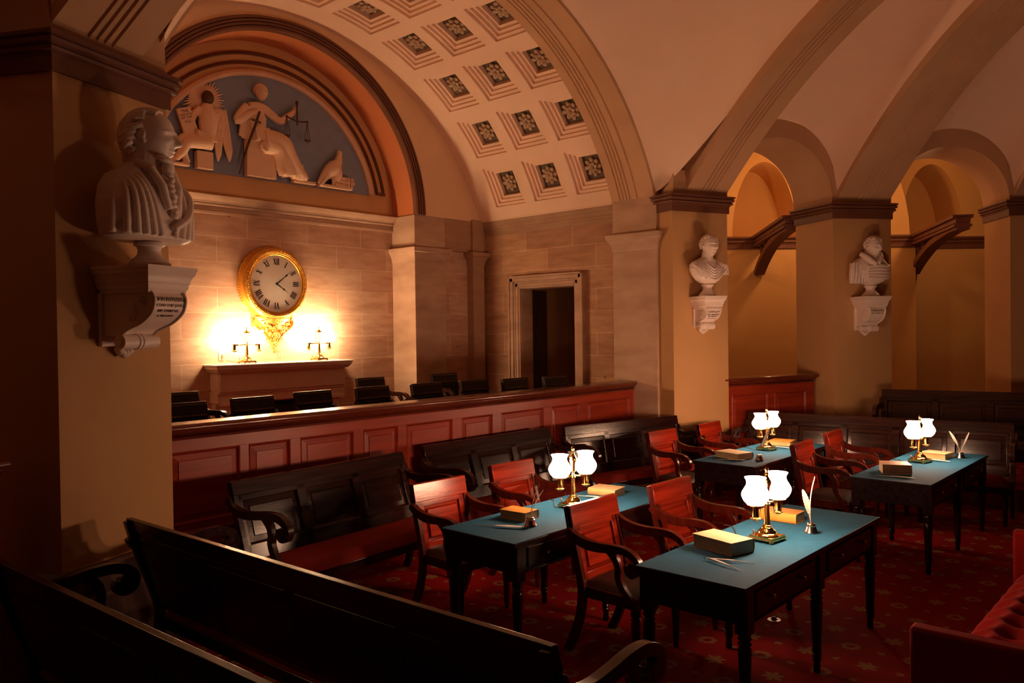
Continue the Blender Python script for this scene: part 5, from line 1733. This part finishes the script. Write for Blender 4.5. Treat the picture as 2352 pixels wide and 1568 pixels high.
# carved gilt bracket below the case
mb = MB()
mb.lathe([(0.03, -0.70), (0.07, -0.62), (0.13, -0.55), (0.19, -0.50), (0.235, -0.46), (0.25, -0.43), (0.25, -0.405)], 32, (0, -0.03, 0), sy=0.5)
mb.build('pendant_bracket', M_['gild'], ck, smooth=50)
mb = MB()
rnd = random.Random(8)
for k in range(60):
    f = k / 59
    z = -0.43 - 0.26 * f; wx = 0.22 * (1 - f) ** 0.8 + 0.02
    x = rnd.uniform(-wx, wx)
    mb.ell((x, -0.03 - 0.11 * math.sqrt(max(0, 1 - (x / (wx + 0.04)) ** 2)) * (1 - 0.5 * f), z), (0.020, 0.014, 0.015), rot=(rnd.uniform(0, 3), rnd.uniform(0, 3), 0), seg=8, rings=6)
for s in (-1, 1):
    for (cx, cz, r0) in ((0.125, -0.60, 0.062), (0.07, -0.70, 0.042)):
        pts = []
        for q_ in range(22):
            a = q_ * 0.42; r_ = r0 * (1 - q_ / 26)
            pts.append((s * (cx + r_ * math.cos(a)), -0.06, cz + r_ * math.sin(a)))
        mb.tube(pts, 0.011, 7)
    mb.tube(smoothpath([(s * 0.26, -0.03, -0.43), (s * 0.27, -0.05, -0.52), (s * 0.20, -0.05, -0.585), (s * 0.10, -0.06, -0.66), (s * 0.03, -0.06, -0.78)], 5), [0.02] * 15 + [0.013] * 6, 8)
for k in range(9):
    mb.ell((0.028 * math.sin(k * 1.9), -0.05, -0.70 - 0.017 * k), (0.028 - 0.0015 * k, 0.02, 0.016), rot=(0, k, 0), seg=8, rings=6)
mb.ell((0, -0.05, -0.845), (0.016, 0.014, 0.024), seg=8, rings=6)
mb.build('carved_scrolls', M_['gild'], ck, smooth=60)
mb = MB()
for s in (-1, 1):
    for k in range(5):
        mb.tube(smoothpath([(s * 0.19, -0.02, -0.55 + 0.02 * k), (s * (0.235 + 0.008 * k), -0.03, -0.53 + 0.035 * k), (s * 0.285, -0.02, -0.535 + 0.05 * k)], 4), 0.014, 7)
mb.build('side_leaves', M_['gild_s'], ck, smooth=60)

# ------------------------------------------------------------------ mantelpiece
mt_ = thing('mantelpiece', 'pale marble mantelpiece below the clock with a dark fireplace opening', 'fireplace', (5.53, 9.05, 0.54))
mb = MB()
Q = [(-0.92, -0.27), (0.92, -0.27), (0.92, -0.0), (-0.92, -0.0)]
stack(mb, Q, [(-0.03, 1.06), (0.0, 1.065), (0.01, 1.085), (0.025, 1.10), (0.03, 1.105), (0.03, 1.13), (0.045, 1.135), (0.045, 1.155), (0.0, 1.16)])
mb.build('shelf', M_['mantel'], mt_, smooth=20)
mb = MB(); mb.b(-0.88, 0.88, -0.23, 0, 0.83, 1.065); mb.b(-0.90, 0.90, -0.215, 0, 0.80, 0.83)
mb.b(-0.89, -0.66, -0.215, 0, 0.85, 1.06); mb.b(0.66, 0.89, -0.215, 0, 0.85, 1.06)
mb.build('frieze', M_['mantel'], mt_, bevel=0.006)
mb = MB(); mb.b(-0.88, -0.56, -0.10, 0, 0, 0.80); mb.b(0.56, 0.88, -0.10, 0, 0, 0.80); mb.b(-0.6, 0.6, -0.10, 0, 0.68, 0.80)
mb.b(-0.90, 0.90, -0.20, 0.0, 0.70, 0.80)
mb.build('surround', M_['mantel'], mt_, bevel=0.006)
for s in (-1, 1):
    mb = MB()
    mb.lathe([(0.095, 0.0), (0.095, 0.06), (0.08, 0.09), (0.073, 0.11), (0.066, 0.60), (0.068, 0.62), (0.072, 0.63), (0.066, 0.645), (0.085, 0.665), (0.09, 0.67)], 28, (s * 0.76, -0.14, 0))
    mb.box((s * 0.76, -0.14, 0.688), (0.21, 0.20, 0.035))
    mb.build('column', M_['mantel'], mt_, smooth=40)
mb = MB(); mb.b(-0.56, 0.56, -0.02, 0.0, 0.0, 0.69)
mb.build('firebox', M_['black'], mt_)
mb = MB(); mb.b(-0.50, 0.46, -0.10, -0.09, 0.0, 0.60); mb.b(-0.52, 0.48, -0.11, -0.08, 0.59, 0.62)
mb.build('fire_screen', M_['black'], mt_)

# ------------------------------------------------------------------ plaster relief in the lunette
rl = thing('plaster_relief', 'plaster relief of seated robed figure with scales and winged figure on blue lunette', 'relief', (XC, YB, 0))
mb = MB()
n = 60
vs = [(0, 0, 3.985)]
pts = []
for i in range(n + 1):
    a = math.radians(10.2 + (169.8 - 10.2) * i / n)
    pts.append((1.565 * math.cos(a), NZ + 1.565 * math.sin(a)))
vs = [(x, -0.02, z) for x, z in pts] + [(x, 0.0, z) for x, z in pts]
fs = [tuple(range(n + 1))] + [(i, i + 1, n + 2 + i, n + 1 + i) for i in range(n)] + [(n, 0, n + 1, 2 * n + 1)]
mb.add(vs, fs)
mb.build('blue_ground', M_['blue'], rl, smooth=0)
YR = -0.075
def rp(x, z, y=0.0): return (x, YR + y, z)
def limb(mb, pts, rs, y=0.0):
    mb.tube(smoothpath([rp(p[0], p[1], (p[2] if len(p) > 2 else y)) for p in pts], 5), [rs[min(int(i / 5), len(rs) - 1)] + (rs[min(int(i / 5) + 1, len(rs) - 1)] - rs[min(int(i / 5), len(rs) - 1)]) * (i % 5) / 5 for i in range(5 * (len(pts) - 1) + 1)], 14, flat=0.8)
# seated robed figure
mb = MB()
limb(mb, [(-0.20, 4.90), (-0.205, 4.82), (-0.22, 4.72), (-0.20, 4.58), (-0.16, 4.45)], [0.045, 0.06, 0.115, 0.095, 0.135], -0.03)
limb(mb, [(-0.33, 4.83), (-0.20, 4.845), (-0.09, 4.83)], [0.055, 0.07, 0.055], -0.03)
limb(mb, [(-0.345, 4.83), (-0.44, 4.72), (-0.485, 4.635), (-0.40, 4.69, -0.06), (-0.30, 4.755, -0.09), (-0.235, 4.765, -0.10)], [0.062, 0.055, 0.05, 0.044, 0.035, 0.035], -0.02)
limb(mb, [(-0.09, 4.83), (0.0, 4.78), (0.105, 4.735), (0.22, 4.815), (0.325, 4.905)], [0.06, 0.055, 0.048, 0.042, 0.03], -0.02)
mb.ell(rp(0.335, 4.925, -0.02), (0.032, 0.03, 0.045))
for k in range(4): mb.tube([rp(0.315 + 0.0, 4.905 + 0.016 * k, -0.045), rp(0.355, 4.912 + 0.016 * k, -0.04)], 0.009, 6)
head_shape(mb, rp(-0.175, 5.03, -0.045), 0.205, 0.30, 0, 'short', 0.75)
mb.tube([rp(-0.255, 5.045, -0.06), rp(-0.18, 5.05, -0.12), rp(-0.10, 5.035, -0.07)], 0.012, 6)
limb(mb, [(-0.16, 4.45), (0.0, 4.47), (0.13, 4.44), (0.22, 4.30), (0.33, 4.14), (0.42, 4.06)], [0.13, 0.115, 0.10, 0.085, 0.075, 0.06], -0.07)
limb(mb, [(-0.14, 4.40), (0.02, 4.36), (0.06, 4.24), (0.07, 4.12), (0.10, 4.05)], [0.12, 0.10, 0.07, 0.06, 0.055], -0.08)
limb(mb, [(0.30, 4.20), (0.33, 4.10), (0.47, 4.045)], [0.12, 0.11, 0.045], -0.03)
limb(mb, [(0.18, 4.30), (0.20, 4.15), (0.22, 4.05)], [0.10, 0.12, 0.11], -0.03)
# hanging folds
for k in range(9):
    f = k / 8
    limb(mb, [(0.08 + 0.14 * f, 4.40 - 0.06 * f, -0.11), (0.11 + 0.19 * f, 4.22 - 0.04 * f, -0.11), (0.10 + 0.36 * f, 4.045, -0.08)], [0.014, 0.018, 0.022])
for k in range(6):
    f = k / 5
    limb(mb, [(-0.28 + 0.17 * f, 4.60, -0.10), (-0.27 + 0.22 * f, 4.50, -0.11), (-0.24 + 0.30 * f, 4.43 + 0.02 * f, -0.11)], [0.012, 0.015, 0.014])
for k in range(5):
    limb(mb, [(-0.40 + 0.03 * k, 4.68, -0.01), (-0.42 + 0.032 * k, 4.56, -0.01), (-0.43 + 0.04 * k, 4.46 - 0.02 * k, 0.0)], [0.03, 0.03, 0.03])
for k in range(14):
    a = 0.6 * k
    mb.ell(rp(-0.17 + 0.075 * math.cos(a) * (1 - k / 18), 4.345 + 0.07 * math.sin(a) * (1 - k / 18), -0.13), (0.028, 0.02, 0.018), rot=(0, -a, 0), seg=8, rings=6)
remesh(mb, 'seated_figure', M_['plaster'], rl, 0.008, 2)
mb = MB(); mb.b(-0.375, -0.02, YR - 0.05, YR + 0.03, 3.985, 4.44); mb.b(-0.04, 0.02, YR - 0.06, YR, 3.985, 4.36)
mb.build('throne', M_['plaster'], rl, bevel=0.008)
mb = MB(); mb.b(0.27, 0.60, YR - 0.07, YR + 0.03, 3.985, 4.025)
mb.build('footrest', M_['plaster'], rl, bevel=0.008)
# scales
mb = MB(); y = -0.06
mb.tube([rp(0.329, 5.0, y), rp(0.327, 4.72, y)], 0.011, 8); mb.ell(rp(0.329, 5.0, y), (0.022, 0.02, 0.03))
mb.tube([rp(0.178, 4.80, y), rp(0.327, 4.765, y), rp(0.475, 4.785, y)], 0.010, 8)
for x, z in ((0.178, 4.80), (0.475, 4.785)):
    mb.ell(rp(x, z, y), (0.018, 0.016, 0.018))
    for d in (-0.042, 0.0, 0.042): mb.tube([rp(x, z, y), rp(x - 0.005 + d, z - 0.235, y - 0.01)], 0.004, 6)
    mb.lathe([(0.0, -0.03), (0.028, -0.02), (0.047, 0.0), (0.044, 0.006)], 18, rp(x - 0.005, z - 0.24, y - 0.01), sy=0.7)
mb.build('scales', M_['bronze'], rl, smooth=60)
# sword
mb = MB(); y = -0.12
mb.tube([rp(-0.24, 4.77, y), rp(-0.29, 4.62, y)], 0.016, 8)
mb.tube([rp(-0.345, 4.655, y), rp(-0.23, 4.635, y)], 0.014, 8)
mb.tube([rp(-0.29, 4.62, y), rp(-0.39, 4.30, y + 0.06), rp(-0.48, 3.99, y + 0.08)], [0.018, 0.016, 0.006], 6)
mb.build('sword', M_['bronze'], rl, smooth=40)
# winged figure
mb = MB()
limb(mb, [(-0.855, 4.76), (-0.87, 4.66), (-0.87, 4.52), (-0.865, 4.38), (-0.85, 4.30)], [0.05, 0.10, 0.105, 0.09, 0.10], -0.03)
limb(mb, [(-0.79, 4.66), (-0.80, 4.53), (-0.84, 4.42), (-0.93, 4.375, -0.07), (-1.03, 4.40, -0.09)], [0.05, 0.048, 0.042, 0.036, 0.028], -0.05)
limb(mb, [(-0.95, 4.68), (-1.03, 4.60), (-1.06, 4.50)], [0.045, 0.04, 0.03], -0.04)
limb(mb, [(-0.84, 4.30), (-1.0, 4.285), (-1.13, 4.25), (-1.19, 4.15), (-1.27, 4.045)], [0.09, 0.08, 0.065, 0.055, 0.035], -0.06)
limb(mb, [(-0.88, 4.32), (-1.03, 4.33), (-1.17, 4.29), (-1.16, 4.15), (-1.11, 4.03)], [0.08, 0.07, 0.06, 0.05, 0.035], -0.02)
limb(mb, [(-1.11, 4.03), (-1.20, 4.015)], [0.03, 0.02], -0.03); limb(mb, [(-1.27, 4.045), (-1.33, 4.04)], [0.03, 0.02], -0.05)
mb.ell(rp(-0.855, 4.80, -0.03), (0.05, 0.05, 0.05))
remesh(mb, 'winged_figure', M_['plaster'], rl, 0.008, 2)
mb = MB(); mb.ell(rp(-0.868, 4.825, -0.05), (0.072, 0.06, 0.082), seg=20, rings=14)
mb.build('figure_hair', M_['bronze'], rl, smooth=80)
mb = MB()
for (x0_, z0_, x1_, z1_) in ((-0.715, 4.66, -0.735, 4.09), (-0.69, 4.66, -0.59, 4.11)):
    for k in range(16):
        f = k / 15
        x = x0_ + (x1_ - x0_) * f; z = z0_ + (z1_ - z0_) * f * 0.85
        ww = 0.07 * (1 - f) ** 0.5 + 0.012
        for q_ in (-1, 0, 1):
            mb.ell(rp(x + q_ * ww * 0.55, z, -0.02 - 0.002 * (k % 3)), (0.024, 0.014, 0.075), rot=(0.12, 0.15 * q_, 0), seg=8, rings=6)
    mb.ell(rp(x0_ - 0.0, z0_ + 0.0, 0.0), (0.07, 0.02, 0.07))
mb.build('wings', M_['plaster'], rl, smooth=80)
mb = MB(); c = (-0.888, 4.815)
mb.lathe([(0.13, 0.0), (0.13, 0.02), (0.0, 0.025)], 32, rp(c[0], c[1], 0.025), rot=RX)
for k in range(44):
    a = 2 * math.pi * k / 44
    L_ = 0.15 if k % 2 else 0.12
    d = Vector((math.cos(a), 0, math.sin(a)))
    p0 = Vector(rp(c[0], c[1], 0.02)) + d * 0.12; p1 = p0 + d * L_
    if (Vector((p1.x, p1.z)) - Vector((0, NZ))).length > 1.55: p1 = p0 + d * (L_ * 0.55)
    mb.tube([p0, p0 + (p1 - p0) * 0.5, p1], [0.014, 0.013, 0.003], 6)
mb.build('sunburst', M_['plaster'], rl, smooth=50)
mb = MB()
tq = [(-1.245, 4.622), (-1.083, 4.679), (-0.976, 4.375), (-1.141, 4.321)]
vs = [rp(x, z, -0.055) for x, z in tq] + [rp(x, z, -0.02) for x, z in tq]
mb.add(vs, [(0, 1, 2, 3), (7, 6, 5, 4), (0, 4, 5, 1), (1, 5, 6, 2), (2, 6, 7, 3), (3, 7, 4, 0)])
tab = mb.build('tablet', M_['plaster'], rl, smooth=0, bevel=0.004)
ux = (Vector(rp(*tq[1])) - Vector(rp(*tq[0]))).normalized(); uz = (Vector(rp(*tq[0])) - Vector(rp(*tq[3]))).normalized()
un = ux.cross(uz)
ctop = (Vector(rp(*tq[0], -0.0555)) + Vector(rp(*tq[1], -0.0555))) / 2
for txt, sz, d in (('THE', 0.048, 0.055), ('CONSTITUTION', 0.0225, 0.085), ('OF THE', 0.042, 0.125), ('U.S.', 0.048, 0.172)):
    mm = Matrix((ux, uz, un)).transposed().to_4x4(); mm.translation = ctop - uz * d
    text_mesh(txt, sz, M_['bronze'], 'inscription', tab, mm, 0.0015)
mb = MB(); mb.b(-1.01, -0.815, YR - 0.06, YR + 0.03, 3.985, 4.19); mb.b(-1.36, -1.11, YR - 0.08, YR + 0.03, 3.985, 4.015)
mb.build('stool', M_['plaster'], rl, bevel=0.006)
# eagle and bundle of books
mb = MB()
limb(mb, [(0.66, 4.02), (0.74, 4.12), (0.83, 4.20), (0.91, 4.27), (0.965, 4.34), (0.985, 4.42), (0.995, 4.465)], [0.03, 0.06, 0.095, 0.10, 0.065, 0.045, 0.035], -0.03)
limb(mb, [(0.93, 4.26), (0.95, 4.16), (0.90, 4.08)], [0.075, 0.07, 0.05], -0.04)
mb.ell(rp(0.99, 4.47, -0.03), (0.038, 0.034, 0.036)); mb.tube([rp(1.01, 4.475, -0.03), rp(1.035, 4.465, -0.03), rp(1.04, 4.445, -0.03)], [0.016, 0.012, 0.003], 6)
limb(mb, [(0.88, 4.10), (0.87, 4.02)], [0.03, 0.022], -0.05); limb(mb, [(0.94, 4.10), (0.95, 4.06)], [0.03, 0.022], -0.05)
for k in range(8):
    limb(mb, [(0.86 - 0.02 * k, 4.26 - 0.025 * k, -0.08), (0.80 - 0.02 * k, 4.13 - 0.02 * k, -0.07), (0.70, 4.04, -0.04)], [0.016, 0.018, 0.012])
remesh(mb, 'eagle', M_['plaster'], rl, 0.008, 2)
mb = MB()
mb.b(0.93, 1.215, YR - 0.07, YR + 0.03, 4.06, 4.10); mb.b(0.95, 1.205, YR - 0.06, YR + 0.03, 4.105, 4.15); mb.b(0.66, 1.17, YR - 0.08, YR + 0.03, 3.985, 4.02); mb.b(0.90, 1.19, YR - 0.06, YR + 0.03, 4.022, 4.058)
for x in (1.10, 1.14): mb.b(x, x + 0.012, YR - 0.085, YR - 0.05, 3.985, 4.15)
mb.build('book_bundle', M_['plaster'], rl, bevel=0.004)

# ------------------------------------------------------------------ timber braces in the passage
def brace(label, base, d, L, zt, drop):
    """curved timber bracket reaching from the outer wall (base) along d"""
    d = Vector(d).normalized()
    t = thing('timber_brace', label, 'bracket', (base[0], base[1], 0), math.atan2(d.y, d.x), 'curved timber braces in the passage')
    mb = MB()
    mb.b(-0.05, L, -0.10, 0.10, zt - 0.10, zt); mb.b(-0.05, L, -0.14, 0.14, zt - 0.03, zt + 0.02); mb.b(-0.05, L, -0.12, 0.12, zt - 0.16, zt - 0.12)
    mb.build('beam', M_['brown'], t, bevel=0.005)
    mb = MB()
    pts = smoothpath([(0.02, 0, zt - drop), (L * 0.18, 0, zt - drop * 0.72), (L * 0.45, 0, zt - drop * 0.42), (L * 0.8, 0, zt - drop * 0.26), (L, 0, zt - drop * 0.25)], 6)
    yz = [(p[0], p[2]) for p in pts]
    s0 = MB(); s0.strip(yz, 0.10, -0.09, 0.09)
    s0.v = [(v[1], v[0], v[2]) for v in s0.v]
    s0.build('curved_strut', M_['brown'], t, bevel=0.006)
    for k in range(6):
        mb = MB()
        x = L * (0.12 + 0.15 * k)
        i = min(range(len(yz)), key=lambda q: abs(yz[q][0] - x))
        z0_ = yz[i][1] + 0.04; z1_ = zt - 0.14
        if z1_ - z0_ > 0.02:
            mb.b(x - 0.02, x + 0.02, -0.03, 0.03, z0_, z1_)
            mb.lathe([(0.045, -0.02), (0.045, 0.02)], 14, (x + L * 0.07, 0, (z0_ + z1_) / 2), rot=RX)
            mb.build('tracery_bar', M_['brown'], t, smooth=40)
brace('curved dark timber brace seen through the left arch, running to the cloaked bust pier', (13.62, 6.35), (-2.3, -1.6), 2.75, 3.66, 0.62)
brace('curved dark timber brace seen through the right arch at the frame edge', (15.85, 4.40), (-2.9, -1.55), 3.0, 3.66, 0.62)
